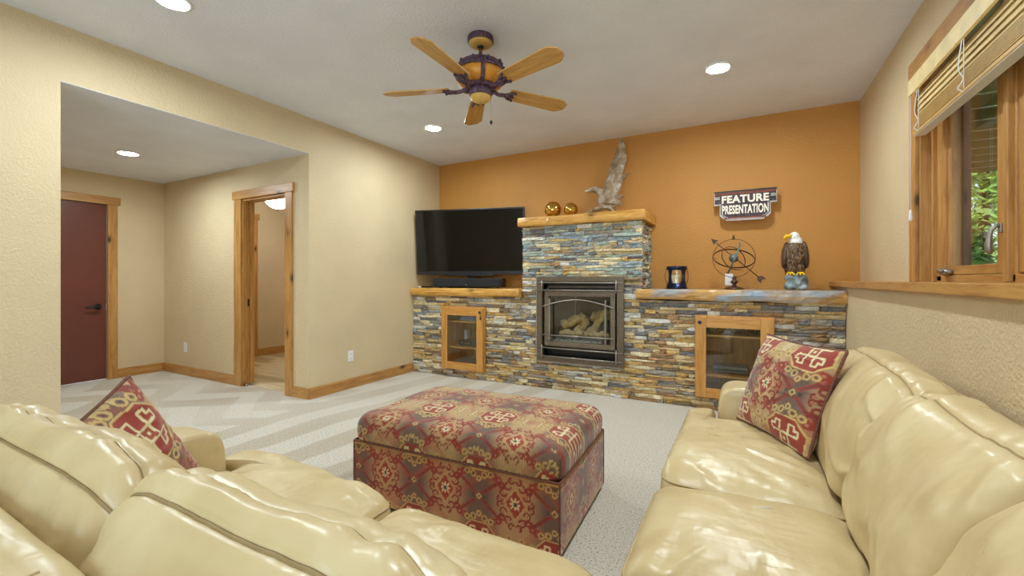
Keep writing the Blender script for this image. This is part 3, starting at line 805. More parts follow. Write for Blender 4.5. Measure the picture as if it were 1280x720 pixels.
# door frame and glass
D0, D1, DZ0, DZ1 = .085, GW-.085, .165, GH-.155
dr = ribbed(D0, D1, DZ1-.05, DZ1, -.012, .05, True).build('door', M['bronze'], gf)
gbox(D0, D1, -.012, .05, DZ0, DZ0+.05).build('door_rail', M['bronze'], dr, bevel=.003)
gbox(D0, D0+.048, -.012, .05, DZ0+.05, DZ1-.05).build('door_stile', M['bronze'], dr, bevel=.003)
gbox(D1-.048, D1, -.012, .05, DZ0+.05, DZ1-.05).build('door_stile', M['bronze'], dr, bevel=.003)
gbox(D0+.045, D1-.045, .02, .024, DZ0+.045, DZ1-.045).build('pane', M['cabglass'], dr)
for (rx, rz_) in ((D0+.024, DZ0+.025), (D1-.024, DZ0+.025), (D0+.024, DZ1-.025), (D1-.024, DZ1-.025)):
    MB().ell((GX+rx, SY-.014, GZ+rz_), (.009, .005, .009), 10, 6).build('rivet', M['rod'], dr, smooth=True)
# firebox
fb = MB()
fb.box(GX+D0, GX+D1, SY+.40, SY+.42, GZ+.18, GZ+.80)
fb.box(GX+D0, GX+D0+.02, SY+.05, SY+.42, GZ+.18, GZ+.80); fb.box(GX+D1-.02, GX+D1, SY+.05, SY+.42, GZ+.18, GZ+.80)
fb.box(GX+D0, GX+D1, SY+.05, SY+.42, GZ+.78, GZ+.80); fb.box(GX+D0, GX+D1, SY+.05, SY+.42, GZ+.16, GZ+.19)
fb.build('firebox', M['soot'], gf)
MB().box(GX+.285, GX+.30, SY+.375, SY+.40, GZ+.19, GZ+.78).build('panel_joint', M['rod'], gf)
# rods of the decorative front
def rod(p, q, r=.007): return MB().tube([(GX+p[0], SY+p[1], GZ+p[2]), (GX+q[0], SY+q[1], GZ+q[2])], r, 8)
RY = -.04
for z in (GH-.065, GH-.143, .148, .06):
    rod((.006, RY, z), (GW-.006, RY, z)).build('cross_rod', M['rod'], gf, smooth=True)
for x in (.068, GW-.068):
    rod((x, RY-.002, GH-.17), (x, RY-.002, GH-.04), .008).build('upright_rod', M['rod'], gf, smooth=True)
    rod((x, RY-.002, .03), (x, RY-.002, .175), .008).build('upright_rod', M['rod'], gf, smooth=True)
for x in (.155, GW-.175):
    MB().box(GX+x-.009, GX+x+.009, SY-.044, SY-.026, GZ+.225, GZ+.645).build('screen_post', M['rod'], gf, bevel=.003)
    MB().ell((GX+x, SY-.035, GZ+.65), (.012, .012, .014), 10, 6).build('post_cap', M['rod'], gf, smooth=True)
MB().tube([(GX+.085+(GW-.17)*i/24, SY-.05, GZ+.585+.075*math.sin(PI*i/24)) for i in range(25)], .0075, 8).build('arched_rod', M['rod'], gf, smooth=True)
rod((.085, -.05, .285), (GW-.085, -.05, .285)).build('cross_rod', M['rod'], gf, smooth=True)
# logs
M['log'] = plain('ceramic_log', (196, 164, 112), .85, 0, .3, 22, .9, 50)
M['log'].node_tree.nodes['Principled BSDF'].inputs['Roughness'].default_value = .85
def log(p, q, r, seed):
    P = [Vector((GX+p[0], SY+p[1], GZ+p[2])), Vector((GX+q[0], SY+q[1], GZ+q[2]))]
    n = 12; path = [P[0].lerp(P[1], i/(n-1)) + Vector((0, 0, .012*math.sin(i*1.1+seed))) for i in range(n)]
    m_ = MB(); m_.tube(path, [r*(.85+.25*mnoise.noise(Vector((i*.5, seed, 0)))+.1) for i in range(n)], 14)
    for k, v_ in enumerate(m_.v):
        d = mnoise.noise(Vector(v_)*38)*.010; c = path[k//14]; dv = (Vector(v_)-c); m_.v[k] = tuple(Vector(v_)+dv.normalized()*d)
    m_.build('log', M['log'], gf, smooth=True)
log((.22, .17, .36), (.46, .22, .48), .052, 1)
log((.52, .26, .47), (.73, .28, .50), .055, 2)
log((.57, .14, .34), (.70, .19, .53), .040, 3)
log((.22, .11, .30), (.47, .11, .29), .036, 4)
log((.40, .12, .31), (.50, .20, .43), .042, 5)
log((.56, .10, .29), (.75, .12, .30), .034, 6)
log((.45, .15, .27), (.60, .20, .36), .040, 7)
emb = MB(); re_ = random.Random(5)
for k in range(150):
    emb.ell((GX+re_.uniform(.14, .78), SY+re_.uniform(.065, .26), GZ+.195+re_.uniform(0, .012)), (re_.uniform(.008, .02),)*3, 6, 4)
stuff(emb.build('ember_bed', plain('ash_embers', (196, 188, 172), .9, 0, .35, 60), gf))
MB().box(GX+.69, GX+.77, SY+.055, SY+.10, GZ+.195, GZ+.25).build('control_valve', M['dark'], gf, bevel=.004)

# ------------------------------------------------------------------ built-in cabinets
def cabinet(lab, x0, x1, z0, z1, knob_side, shelves, stile=(.085, .085)):
    t = thing('media_cabinet', lab, 'cabinet', ((x0+x1)/2, SY+.2, z0))
    b_ = MB(); d0, d1 = SY+.01, YB-.08
    i = .004
    b_.box(x0+.012, x0+.03, d0, d1, z0+.012, z1-.012); b_.box(x1-.03, x1-.012, d0, d1, z0+.012, z1-.012)
    b_.box(x0+.03, x1-.03, d0, d1, z0+.012, z0+.03); b_.box(x0+.03, x1-.03, d0, d1, z1-.03, z1-.012); b_.box(x0+.03, x1-.03, d1-.012, d1, z0+.03, z1-.03)
    b_.build('body', M['cab_z'], t)
    for s in shelves: MB().box(x0+.03, x1-.03, SY+.03, d1-.012, s-.009, s+.009).build('shelf', M['cab_x'], t)
    fr = MB(); 
    fr.box(x0, x1, SY-.024, SY+.01, z0, z0+.02); fr.box(x0, x1, SY-.024, SY+.01, z1-.02, z1); fr.box(x0, x0+.02, SY-.024, SY+.01, z0+.02, z1-.02); fr.box(x1-.02, x1, SY-.024, SY+.01, z0+.02, z1-.02)
    fr.build('face_frame', M['cab_z'], t, bevel=.002)
    a0, a1, c0, c1 = x0+.008, x1-.008, z0+.008, z1-.016
    y0, y1 = SY-.046, SY-.025
    dr = MB().box(a0, a0+stile[0], y0, y1, c0, c1).build('door', M['cab_z'], t, bevel=.003)
    MB().box(a1-stile[1], a1, y0, y1, c0, c1).build('door_stile', M['cab_z'], dr, bevel=.003)
    MB().box(a0+stile[0], a1-stile[1], y0, y1, c1-.09, c1).build('door_rail', M['cab_x'], dr, bevel=.003)
    MB().box(a0+stile[0], a1-stile[1], y0, y1, c0, c0+.085).build('door_rail', M['cab_x'], dr, bevel=.003)
    MB().box(a0+stile[0]-.004, a1-stile[1]+.004, y0+.009, y0+.012, c0+.08, c1-.085).build('pane', M['cabglass'], dr)
    kx = a0+.035 if knob_side < 0 else a1-.035
    k = MB().tube([(kx, y0, c1-.045), (kx, y0-.014, c1-.045)], .007, 10); k.ell((kx, y0-.02, c1-.045), (.016, .010, .016), 14, 8)
    k.build('knob', M['knob'], dr, smooth=True)
    return t, kx, c1-.045, y0
M['knob'] = plain('blued_steel_knob', (62, 74, 98), .3, .8, 0)
cl, kx, kz, ky = cabinet('honey wood glass door cabinet under the television holding electronics', -3.241, -2.634, .095, .848, 1, [.66, .35], (.085, .09))
m_ = MB(); m_.tube([(kx, ky-.012, kz-.012), (kx+.006, ky-.012, kz-.05)], .0025, 6); m_.ell((kx+.008, ky-.012, kz-.066), (.012, .008, .018), 10, 8)
tag(m_.build('key_fob', plain('oxblood_leather', (84, 34, 26), .5), smooth=True), 'small dark red fob hanging from the cabinet knob by the television', 'key fob')
cr, _, _, _ = cabinet('honey wood glass door cabinet with blue knob beside the sofa arm', -.402, .213, .110, .845, -1, [.66, .30], (.085, .095))
# left cabinet contents
pap = [plain('paper_%d' % i, c, .6, 0, .05, 20) for i, c in enumerate([(220, 226, 236), (150, 170, 205), (196, 206, 224), (90, 110, 160)])]
labs = ['white magazine at the bottom of the stack behind cabinet glass', 'blue magazine second from the bottom of the cabinet stack', 'pale magazine third in the stack behind cabinet glass', 'navy magazine on top of the stack behind cabinet glass']
for i in range(4):
    T_ = Matrix.Translation((-2.95+.01*i, 4.46, .669+.0142*i)) @ Matrix.Rotation(.12*i-.15, 4, 'Z')
    m_ = MB().box(-.14, .14, -.1, .1, 0, .003); m_.box(-.136, .138, -.097, .097, .003, .010); m_.box(-.14, .14, -.1, .1, .010, .0135)
    tag(m_.build('magazine', pap[i], T=T_), labs[i], 'magazine', 'magazines in the cabinet')
bx = thing('set_top_box', 'flat black media player on the middle shelf of the cabinet', 'media player', (-2.93, 4.44, .359))
MB().box(-3.08, -2.78, 4.34, 4.56, .366, .425).build('case', M['dark'], bx, bevel=.004)
MB().box(-3.075, -2.785, 4.335, 4.341, .37, .42).build('front_panel', M['black_gloss'], bx)
for xx in (-3.05, -2.81): 
    for yy in (4.37, 4.53): MB().lathe([(.012, 0), (.012, .008)], (xx, yy, .3585), 10).build('foot', M['dark'], bx)
for xx in (-3.04, -2.97, -2.94): MB().ell((xx, 4.334, .395), (.005, .003, .005), 8, 6).build('button', M['rod'], bx, smooth=True)
md = thing('modem', 'slim white modem standing in the cabinet by the media player', 'modem', (-3.12, 4.60, .359))
MB().box(-3.14, -3.10, 4.54, 4.62, .362, .53).build('case', M['white_pl'], md, bevel=.008)
MB().box(-3.145, -3.095, 4.53, 4.63, .359, .365).build('stand', M['dark'], md)
for k in range(3): MB().ell((-3.12, 4.539, .50-.025*k), (.004, .002, .004), 8, 6).build('indicator', plain('blue_indicator_%d' % k, (90, 130, 220), .3, var=0), md)
ph = thing('cordless_phone', 'black cordless handset standing at the side of the media player', 'phone', (-2.735, 4.37, .359))
MB().box(-2.765, -2.705, 4.335, 4.405, .3595, .385).build('cradle', M['white_pl'], ph, bevel=.006)
MB().box(-2.758, -2.712, 4.36, 4.385, .376, .53).build('handset', M['dark'], ph, bevel=.008)
MB().box(-2.752, -2.718, 4.357, 4.361, .48, .515).build('screen', M['rod'], ph)
# right cabinet contents
rb = thing('striped_bowl', 'gold and black striped bowl on the top shelf behind glass', 'bowl', (-.24, 4.44, .669))
M['goldst'] = plain('gold_glaze', (204, 170, 70), .25, .3, .1, 8); M['blackst'] = plain('black_glaze', (34, 30, 26), .25, 0, 0)
bw = MB().lathe([(.04, 0), (.05, .004), (.085, .04), (.105, .10), (.098, .10), (.08, .045), (.03, .01)], (-.24, 4.44, .669), 28)
bw.build('bowl', M['goldst'], rb, smooth=True)
for k in range(7):
    a = 2*PI*k/7
    MB().tube([(-.24+r_*math.cos(a+.4*j), 4.44+r_*math.sin(a+.4*j), .669+z_) for j, (r_, z_) in enumerate([(.052, .006), (.087, .04), (.107, .098)])], .006, 6).build('stripe', M['blackst'], rb)
sh = thing('silver_dish', 'rounded silver serving dish beside the striped bowl behind glass', 'dish', (-.06, 4.50, .669))
MB().lathe([(.03, 0), (.05, .008), (.058, .05), (.05, .09), (.02, .108), (.008, .112)], (-.06, 4.50, .669), 24).build('body', M['brass_hi'], sh, smooth=True)
MB().ell((-.06, 4.50, .787), (.012, .012, .012), 10, 8).build('lid_knob', M['brass_hi'], sh, smooth=True)
for k, xx in enumerate((.04, .115)):
    jr = thing('dark_jar', ['round dark jar next to the silver dish behind glass', 'round dark jar by the cabinet side next to its twin'][k], 'jar', (xx, 4.42, .669), group='dark jars in the cabinet')
    MB().lathe([(.02, 0), (.03, .004), (.032, .04), (.026, .06)], (xx, 4.42, .669), 18).build('body', M['blackst'], jr, smooth=True)
    MB().lathe([(.027, .06), (.027, .075), (.018, .08)], (xx, 4.42, .669), 18).build('lid', M['rod'], jr, smooth=True)
gb = thing('game_console', 'flat grey game console on the lower shelf of the cabinet with the blue knob', 'game console', (-.1, 4.5, .309))
MB().box(-.27, .02, 4.40, 4.62, .312, .37).build('case', plain('console_grey', (120, 124, 126), .45), gb, bevel=.008)
MB().box(-.26, .01, 4.395, 4.401, .335, .345).build('disc_slot', M['dark'], gb)

# ------------------------------------------------------------------ television
TVL = Vector((-3.66, 4.285)); TVR = Vector((-2.36, 4.67)); tvc = (TVL+TVR)/2; tvd = TVR-TVL
tvw = 1.40; tvh = .81; tva = math.atan2(tvd.y, tvd.x)
tv = thing('television', 'large black flat screen television tilted on a stand over the left shelf', 'television', (tvc.x, tvc.y, 1.062), tva)
T0 = PM[tv.name]; TT = T0 @ Matrix.Translation((0, 0, .165)) @ Matrix.Rotation(math.radians(5), 4, 'X')
MB().box(-tvw/2, tvw/2, 0, .035, 0, tvh).build('housing', M['dark'], tv, T=TT, bevel=.004)
MB().box(-tvw/2+.018, tvw/2-.018, -.002, .002, .045, tvh-.018).build('screen', M['black_gloss'], tv, T=TT)
MB().box(-tvw/2+.01, tvw/2-.01, -.004, .002, .002, .034).build('lower_bezel', plain('brushed_bezel', (44, 44, 50), .3, .3, 0), tv, T=TT, bevel=.002)
MB().box(-.4, .4, .035, .075, .15, .6).build('rear_cover', M['dark'], tv, T=TT, bevel=.02)
MB().box(-.05, .05, .05, .09, .03, .35).build('stand_neck', M['dark'], tv, T=T0, bevel=.004)
MB().box(-.28, .28, -.02, .16, .001, .016).build('stand_base', M['dark'], tv, T=T0, bevel=.004)
MB().box(-.35, .30, -.005, .03, .148, .166).build('stand_bar', M['dark'], tv, T=T0, bevel=.004)
# centre speaker
sp = thing('centre_speaker', 'long black centre speaker on the shelf under the television', 'speaker', (-2.94, 4.36, 1.062), tva*.55)
Ts = PM[sp.name]
MB().box(-.45, .45, -.08, .06, .012, .118).build('cabinet', M['dark'], sp, T=Ts, bevel=.006)
M['grille'] = plain('speaker_cloth', (30, 31, 36), .85, 0, .25, 300)
MB().box(-.43, .43, -.088, -.079, .02, .112).build('grille', M['grille'], sp, T=Ts, bevel=.004)
MB().box(-.09, .05, -.0895, -.0878, .03, .10).build('badge_frame', M['iron'], sp, T=Ts)
MB().box(-.084, .044, -.0902, -.0886, .035, .096).build('badge_plate', M['grille'], sp, T=Ts)
MB().ell((.0, -.091, .042), (.008, .003, .006), 8, 6).build('status_light', M['brass_hi'], sp, T=Ts)
for xx in (-.38, .38): MB().lathe([(.015, 0), (.015, .013)], (xx, -.02, 0), 10).build('foot', M['dark'], sp, T=Ts)
rc = thing('remote_control', 'slim dark remote with pale end lying by the side wall on the shelf', 'remote control', (-3.58, 4.27, 1.064), .2)
Tr = PM[rc.name]
MB().box(-.02, .12, -.022, .022, 0, .018).build('case', M['dark'], rc, T=Tr, bevel=.005)
MB().box(-.05, -.02, -.022, .022, 0, .018).build('end_cap', M['white_pl'], rc, T=Tr, bevel=.005)
for k in range(5): MB().box(.0+.02*k, .012+.02*k, -.008, .008, .018, .0195).build('button', M['rod'], rc, T=Tr)
# ------------------------------------------------------------------ gold balls and antler on the mantel
M['gold'] = plain('mercury_gold_glass', (214, 170, 84), .09, 1.0, .06, 12)
MT = 1.836
for (x, r, lab) in ((-1.862, .092, 'larger shiny gold glass ball on the mantel'), (-1.655, .076, 'smaller shiny gold glass ball on the mantel beside the larger one')):
    g = thing('gold_ball', lab, 'ornament', (x, 4.40, MT), group='gold balls on the mantel')
    MB().ell((x, 4.40, MT+r+.004), (r, r, r), 40, 24).build('globe', M['gold'], g, smooth=True)
    MB().lathe([(r*.35, 0), (r*.38, .006), (r*.3, .014)], (x, 4.40, MT), 20).build('foot_ring', M['gold'], g, smooth=True)
def remeshed(mb, name, mat, parent=None, voxel=.006, smooth=4, disp=0, T=None):
    o = mb.build(name, mat, parent, T=T, smooth=True, fix=True)
    r = o.modifiers.new('remesh', 'REMESH'); r.mode = 'VOXEL'; r.voxel_size = voxel; r.use_smooth_shade = True
    if smooth:
        s = o.modifiers.new('smooth', 'SMOOTH'); s.factor = .5; s.iterations = smooth
    return o
m_, t_, b_ = newmat('antler_bone')
v_ = texco(t_); f_ = noise_n(t_, v_, 9, 4, .65, .4); f2_ = noise_n(t_, v_, 70, 3, .7)
c_ = ramp(t_, f_, [(.3, lin((112, 86, 60))), (.5, lin((160, 138, 110))), (.68, lin((206, 200, 194)))])
c_ = mixc(t_, .6, c_, ramp(t_, f2_, [(.35, (.55, .5, .45, 1)), (.55, (1, 1, 1, 1))]), 'MULTIPLY')
L(t_, c_, b_.inputs['Base Color']); b_.inputs['Roughness'].default_value = .6; bump(t_, b_, f2_, .5, .006); M['antler'] = m_
AY = 4.50
an = MB()
def AP(x, y, dy=0):   # point of the antler from its place against the wall plane
    X = x; Z = y
    return (X, AY+dy, Z)
def tine(pts, rr, n=18, flat=(1, 1)):
    P = spline([AP(*p) for p in pts], n); R_ = [rr[0]+(rr[-1]-rr[0])*i/(n-1) if len(rr) == 2 else float(np.interp(i/(n-1), np.linspace(0, 1, len(rr)), rr)) for i in range(n)]
    an.tube(P, R_, 12)
# palm: fans of overlapping blades from the burr to the tip
an.ell(AP(-1.27, 2.01), (.125, .04, .11), 18, 10)
tine([(-1.27, 1.96), (-1.24, 2.15), (-1.20, 2.32), (-1.165, 2.48), (-1.15, 2.60), (-1.148, 2.665)], [.09, .085, .078, .058, .03, .006], 26, )
tine([(-1.25, 2.05), (-1.20, 2.25), (-1.14, 2.42), (-1.12, 2.54)], [.07, .065, .05, .008], 20)
tine([(-1.28, 2.05), (-1.245, 2.22), (-1.21, 2.38), (-1.175, 2.52)], [.06, .05, .04, .02], 20)
tine([(-1.14, 2.38), (-1.105, 2.46), (-1.088, 2.452)], [.035, .012, .004], 10)
tine([(-1.13, 2.48), (-1.12, 2.53), (-1.112, 2.575)], [.025, .012, .004], 8)
tine([(-1.20, 2.10), (-1.155, 2.19), (-1.09, 2.25, -.03), (-1.035, 2.255, -.05)], [.05, .028, .018, .007], 16)
tine([(-1.22, 2.0), (-1.15, 2.03, -.02), (-1.105, 2.02, -.04)], [.05, .022, .006], 12)
tine([(-1.22, 1.98), (-1.15, 1.955, -.02), (-1.125, 1.92, -.03)], [.05, .022, .006], 12)
tine([(-1.30, 2.04), (-1.38, 2.115, -.02), (-1.44, 2.125, -.05), (-1.515, 2.105, -.08)], [.06, .042, .030, .012], 16)
tine([(-1.32, 1.95), (-1.40, 1.905, -.03), (-1.47, 1.875, -.06), (-1.505, 1.858, -.07)], [.04, .026, .02, .018], 12)
tine([(-1.42, 1.895, -.10), (-1.33, 1.91, -.13), (-1.24, 1.905, -.12), (-1.19, 1.86, -.08)], [.012, .017, .017, .014], 14)
tine([(-1.27, 1.95, .0), (-1.24, 1.90, .05), (-1.22, 1.858, .10)], [.05, .03, .02], 10)
# flatten: palmate antlers are thin across
for k, v_ in enumerate(an.v):
    d = v_[1]-AY
    s_ = .45 if v_[2] > 1.93 and abs(v_[0]+1.22) < .13 else 1
    an.v[k] = (v_[0], AY + d*s_ + (v_[2]-1.85)*.08, max(v_[2], MT+.001))
ao = remeshed(an, 'moose_antler', M['antler'], None, .007, 3); tag(ao, 'pale brown palmate moose antler standing upright on the mantel', 'antler')

# ------------------------------------------------------------------ sign
sg = thing('wall_sign', 'dark wooden FEATURE PRESENTATION marquee sign on the orange wall', 'sign', (-.008, 4.79, 1.70))
def signpoly(x0, x1, zt, zm, zb, inx, ch):
    return [(x0, zt), (x1, zt), (x1, zm), (x1-inx, zm), (x1-inx, zb+ch), (x1-inx-ch*.55, zb+ch*.45), (x1-inx-ch*.9, zb+ch*.4), (x1-inx-ch*1.1, zb), (x0+inx+ch*1.1, zb), (x0+inx+ch*.9, zb+ch*.4), (x0+inx+ch*.55, zb+ch*.45), (x0+inx, zb+ch), (x0+inx, zm), (x0, zm)]
M['signw'] = plain('sign_edge_white', (214, 206, 200), .6, 0, .15, 60)
M['signd'] = plain('sign_plum_wood', (66, 50, 60), .6, 0, .45, 25, .4, 60)
M['signr'] = plain('sign_rust_band', (128, 58, 38), .6, 0, .4, 40)
sx0, sx1 = -.272, .256
ST_, SB_ = 2.022, 1.735
MB().prism(signpoly(sx0, sx1, ST_, 1.885, SB_, .05, .05)[::-1], 1, 4.6950, 4.7120).build('backboard', M['signw'], sg, fix=True)
MB().prism(signpoly(sx0+.006, sx1-.006, ST_-.014, 1.892, SB_+.014, .052, .05)[::-1], 1, 4.6880, 4.6960).build('face_board', M['signd'], sg, fix=True)
MB().box(sx0, sx1, 4.6840, 4.6980, ST_-.012, ST_).build('top_edge', M['iron'], sg)
MB().box(sx0+.008, sx1-.008, 4.6855, 4.6890, ST_-.036, ST_-.018).build('rust_band', M['signr'], sg)
MB().box(sx0+.09, sx1-.09, 4.6855, 4.6890, SB_+.018, SB_+.032).build('rust_band', M['signr'], sg)
for (a, b_) in ((sx0+.002, sx0+.05), (sx1-.05, sx1-.002)):
    for z in (1.945, 1.960): MB().box(a, b_, 4.6845, 4.6890, z, z+.007).build('white_stripe', M['signw'], sg)
inner = signpoly(sx0+.006, sx1-.006, ST_, 1.895, SB_+.016, .066, .046)
pin = inner[3:13]
MB().tube([(p[0], 4.6875, p[1]) for p in pin], .0028, 6).build('white_outline', M['signw'], sg)
for (a, b_) in ((sx0+.004, sx0+.06), (sx1-.06, sx1-.004)): MB().box(a, b_, 4.6850, 4.6890, 1.890, 1.897).build('white_outline', M['signw'], sg)
M['signt'] = plain('sign_lettering', (240, 232, 214), .55, 0, .08, 50)
for txt, xa, xb, za, zb in (('FEATURE', -.205, .192, 1.902, 1.976), ('PRESENTATION', -.204, .190, 1.796, 1.882)):
    cu = bpy.data.curves.new('lettering', 'FONT'); cu.body = txt; cu.size = 1; cu.offset = .036; cu.extrude = .01; cu.space_character = 1.05
    ob = bpy.data.objects.new('tmp', cu); C.objects.link(ob)
    bpy.context.view_layer.update()
    dg = bpy.context.evaluated_depsgraph_get(); me = bpy.data.meshes.new_from_object(ob.evaluated_get(dg))
    bpy.data.objects.remove(ob)
    xs = [v.co.x for v in me.vertices]; ys = [v.co.y for v in me.vertices]
    for v in me.vertices:
        x = xa+(v.co.x-min(xs))/(max(xs)-min(xs))*(xb-xa); z = za+(v.co.y-min(ys))/(max(ys)-min(ys))*(zb-za)
        v.co = Vector((x, 4.6865-v.co.z*.12, z)) - sg.location
    me.materials.clear(); me.materials.append(M['signt'])
    o = bpy.data.objects.new('lettering', me); C.objects.link(o); o.parent = sg
for zz in (1.8, 1.96): MB().box(-.03, .03, 4.7120, 4.7995, zz-.015, zz+.015).build('hanger_block', M['iron'], sg)

# ------------------------------------------------------------------ shelf decor
SZ = 1.0765
lx, ly = -.588, 4.45
M['blue_iron'] = plain('blued_lantern_metal', (44, 52, 78), .3, .85, .2, 10)
ln_ = thing('candle_lantern', 'round dark blue metal lantern holding a candle on the weathered shelf', 'lantern', (lx, ly, SZ))
MB().lathe([(.094, 0), (.098, .004), (.094, .012), (.088, .05), (.082, .052), (.082, .008), (.05, .006)], (lx, ly, SZ), 36).build('base_bowl', M['blue_iron'], ln_, smooth=True)
MB().lathe([(.088, .182), (.092, .185), (.092, .212), (.088, .216), (.083, .212), (.083, .185)], (lx, ly, SZ), 36, cap=False).build('top_band', M['blue_iron'], ln_, smooth=True)
for k in range(4):
    a = PI/4*1 + k*PI/2 + .25
    strip = []
    for j in range(9):
        z = .045+.145*j/8; wd = .008+.018*abs(j/4-1)**2
        for s_ in (-1, 1):
            strip.append((lx+.0885*math.cos(a+s_*wd/.0885), ly+.0885*math.sin(a+s_*wd/.0885), SZ+z))
    m_ = MB(); m_.grid(strip, 2, 9); o = m_.build('post', M['blue_iron'], ln_, smooth=True)
    sd = o.modifiers.new('solid', 'SOLIDIFY'); sd.thickness = .003
MB().lathe([(.084, .05), (.084, .185)], (lx, ly, SZ), 36, cap=False).build('glass_cylinder', M['pane'], ln_, smooth=True)
for s_ in (-1, 1):
    MB().tube(spline([(lx+s_*.09, ly-.02, SZ+.20), (lx+s_*.096, ly-.05, SZ+.14), (lx+s_*.088, ly-.075, SZ+.075), (lx+s_*.05, ly-.099, SZ+.035)] if s_ < 0 else [(lx+.092, ly-.02, SZ+.205), (lx+.106, ly-.03, SZ+.14), (lx+.104, ly-.04, SZ+.075), (lx+.09, ly-.05, SZ+.045)], 16), .003, 6).build('bail_handle', M['iron'], ln_, smooth=True)
cd = thing('candle', 'cream pillar candle inside the blue lantern', 'candle', (lx, ly, SZ+.0085))
M['wax'] = plain('cream_wax', (240, 226, 186), .5, 0, .05, 20)
MB().lathe([(.034, 0), (.036, .004), (.036, .118), (.032, .124), (.02, .120)], (lx-.01, ly, SZ+.0085), 24).build('wax', M['wax'], cd, smooth=True)
MB().tube([(lx-.01, ly, SZ+.127), (lx-.009, ly, SZ+.145)], .0018, 6).build('wick', M['dark'], cd)
# armillary sphere
ax, ay, az = -.098, 4.50, 1.362
M['rusty'] = plain('rusted_bronze', (92, 64, 52), .5, .5, .3, 40); M['verdi'] = plain('verdigris_metal', (104, 116, 110), .5, .5, .25, 30)
ar = thing('armillary_sphere', 'rusty metal armillary sphere pierced by an arrow, on a turned foot', 'ornament', (ax, ay, SZ))
MB().lathe([(.082, 0), (.084, .006), (.07, .014), (.03, .024), (.016, .034), (.014, .044), (.030, .058), (.032, .070), (.018, .082), (.012, .088), (.022, .094), (.022, .100), (.010, .106), (.010, .118)], (ax+.005, ay, SZ), 24).build('foot', M['rusty'], ar, smooth=True)
MB().tube(ring_path((ax, ay, az), .176, (1, 0, 0), (0, 0, 1), 56), .0028, 6, True).build('meridian_ring', M['rusty'], ar, smooth=True)
def band(c, r, nrm, wdt, thk, name, mat, t0=0, t1=2*PI, a=None):
    nrm = Vector(nrm).normalized(); a = Vector(a) if a else nrm.orthogonal(); a = (a-nrm*a.dot(nrm)).normalized(); b_ = nrm.cross(a)
    full = t1-t0 > 6.2; n = 56
    P = ring_path(c, r, a, b_, n, t0, t1)
    m_ = MB(); vs = []
    for p in P:
        d = (p-Vector(c)).normalized()
        for (s1, s2) in ((-1, -1), (1, -1), (1, 1), (-1, 1)): vs.append(p + nrm*(s1*wdt/2) + d*(s2*thk/2))
    fs = []
    for k in range(n if full else n-1):
        k2 = (k+1) % n
        for i in range(4): j = (i+1) % 4; fs.append((k*4+i, k*4+j, k2*4+j, k2*4+i))
    m_.add(vs, fs)
    if not full: m_.f += [[0, 1, 2, 3], [(n-1)*4+i for i in (3, 2, 1, 0)]]; m_.mi += [0, 0]
    m_.build(name, mat, ar, fix=True)
cc = (ax, ay, az)
band(cc, .172, (.13, -.52, .85), .012, .003, 'equator_band', M['rusty'])
band(cc, .118, (.62, -.72, .40), .009, .003, 'inner_band', M['rusty'])
band(cc, .150, (.88, .10, -.32), .014, .003, 'hour_band', M['verdi'], -1.75, 1.45, a=(0, -1, 0))
MB().ell(cc, (.040, .040, .040), 24, 16).build('globe', M['verdi'], ar, smooth=True)
p0, p1 = Vector((ax-.165, ay-.01, az+.165)), Vector((ax+.20, ay+.01, az-.175))
dr_ = (p1-p0).normalized(); nn = Vector((-dr_.z, 0, dr_.x)).normalized()
MB().tube([p0, p1], .0042, 8).build('arrow_shaft', M['rusty'], ar, smooth=True)
def plate(poly, name):
    m_ = MB(); n = len(poly); vs = [Vector(p)+Vector((0, s_, 0)) for s_ in (-.003, .003) for p in poly]
    m_.add(vs, [tuple(range(n)), tuple(range(n, 2*n))[::-1]] + [(i, (i+1) % n, n+(i+1) % n, n+i) for i in range(n)]); m_.build(name, M['rusty'], ar, fix=True)
plate([p0-dr_*.032, p0+dr_*.03+nn*.030, p0+dr_*.014, p0+dr_*.03-nn*.030], 'arrow_head')
plate([p1-dr_*.01, p1+dr_*.012+nn*.026, p1+dr_*.055+nn*.030, p1+dr_*.038, p1+dr_*.055-nn*.030, p1+dr_*.012-nn*.026], 'arrow_fletching')
MB().lathe([(.004, 0), (.012, .008), (.013, .014), (.006, .022), (.010, .026), (.003, .046)], (ax, ay, az+.172), 12).build('finial', M['rusty'], ar, smooth=True)
# eagle statue
ex, ey = .380, 4.44
eg = thing('eagle_statue', 'painted bald eagle statue perched on a blue grey rock base', 'statue', (ex, ey, SZ))
m_, t_, b_ = newmat('eagle_feathers')
v_ = texco(t_, (1, 1, .6)); vo = t_.nodes.new('ShaderNodeTexVoronoi'); vo.inputs['Scale'].default_value = 75; L(t_, v_, vo.inputs['Vector'])
c_ = ramp(t_, vo.outputs['Distance'], [(.1, lin((50, 36, 28))), (.45, lin((82, 60, 42))), (.8, lin((136, 108, 78)))])
L(t_, c_, b_.inputs['Base Color']); b_.inputs['Roughness'].default_value = .4; bump(t_, b_, vo.outputs['Distance'], .8, .008); M['feather'] = m_
M['wingf'] = wood_mat('eagle_wing', (104, 76, 62), (66, 44, 34), (36, 24, 20), 2, .35, False, 3.5)
M['white_f'] = plain('white_feathers', (238, 238, 238), .5, 0, .08, 60, .4, 90)
M['yellow'] = plain('yellow_beak', (236, 196, 26), .4, 0, .08, 40)
m_, t_, b_ = newmat('painted_rock')
v_ = texco(t_); f_ = noise_n(t_, v_, 16, 4, .6)
L(t_, ramp(t_, f_, [(.34, lin((70, 92, 60))), (.42, lin((108, 124, 128))), (.55, lin((150, 166, 174))), (.7, lin((196, 206, 210)))]), b_.inputs['Base Color']); b_.inputs['Roughness'].default_value = .45
bump(t_, b_, f_, .6, .01); M['rock'] = m_
EB = SZ+.135
rk = MB()
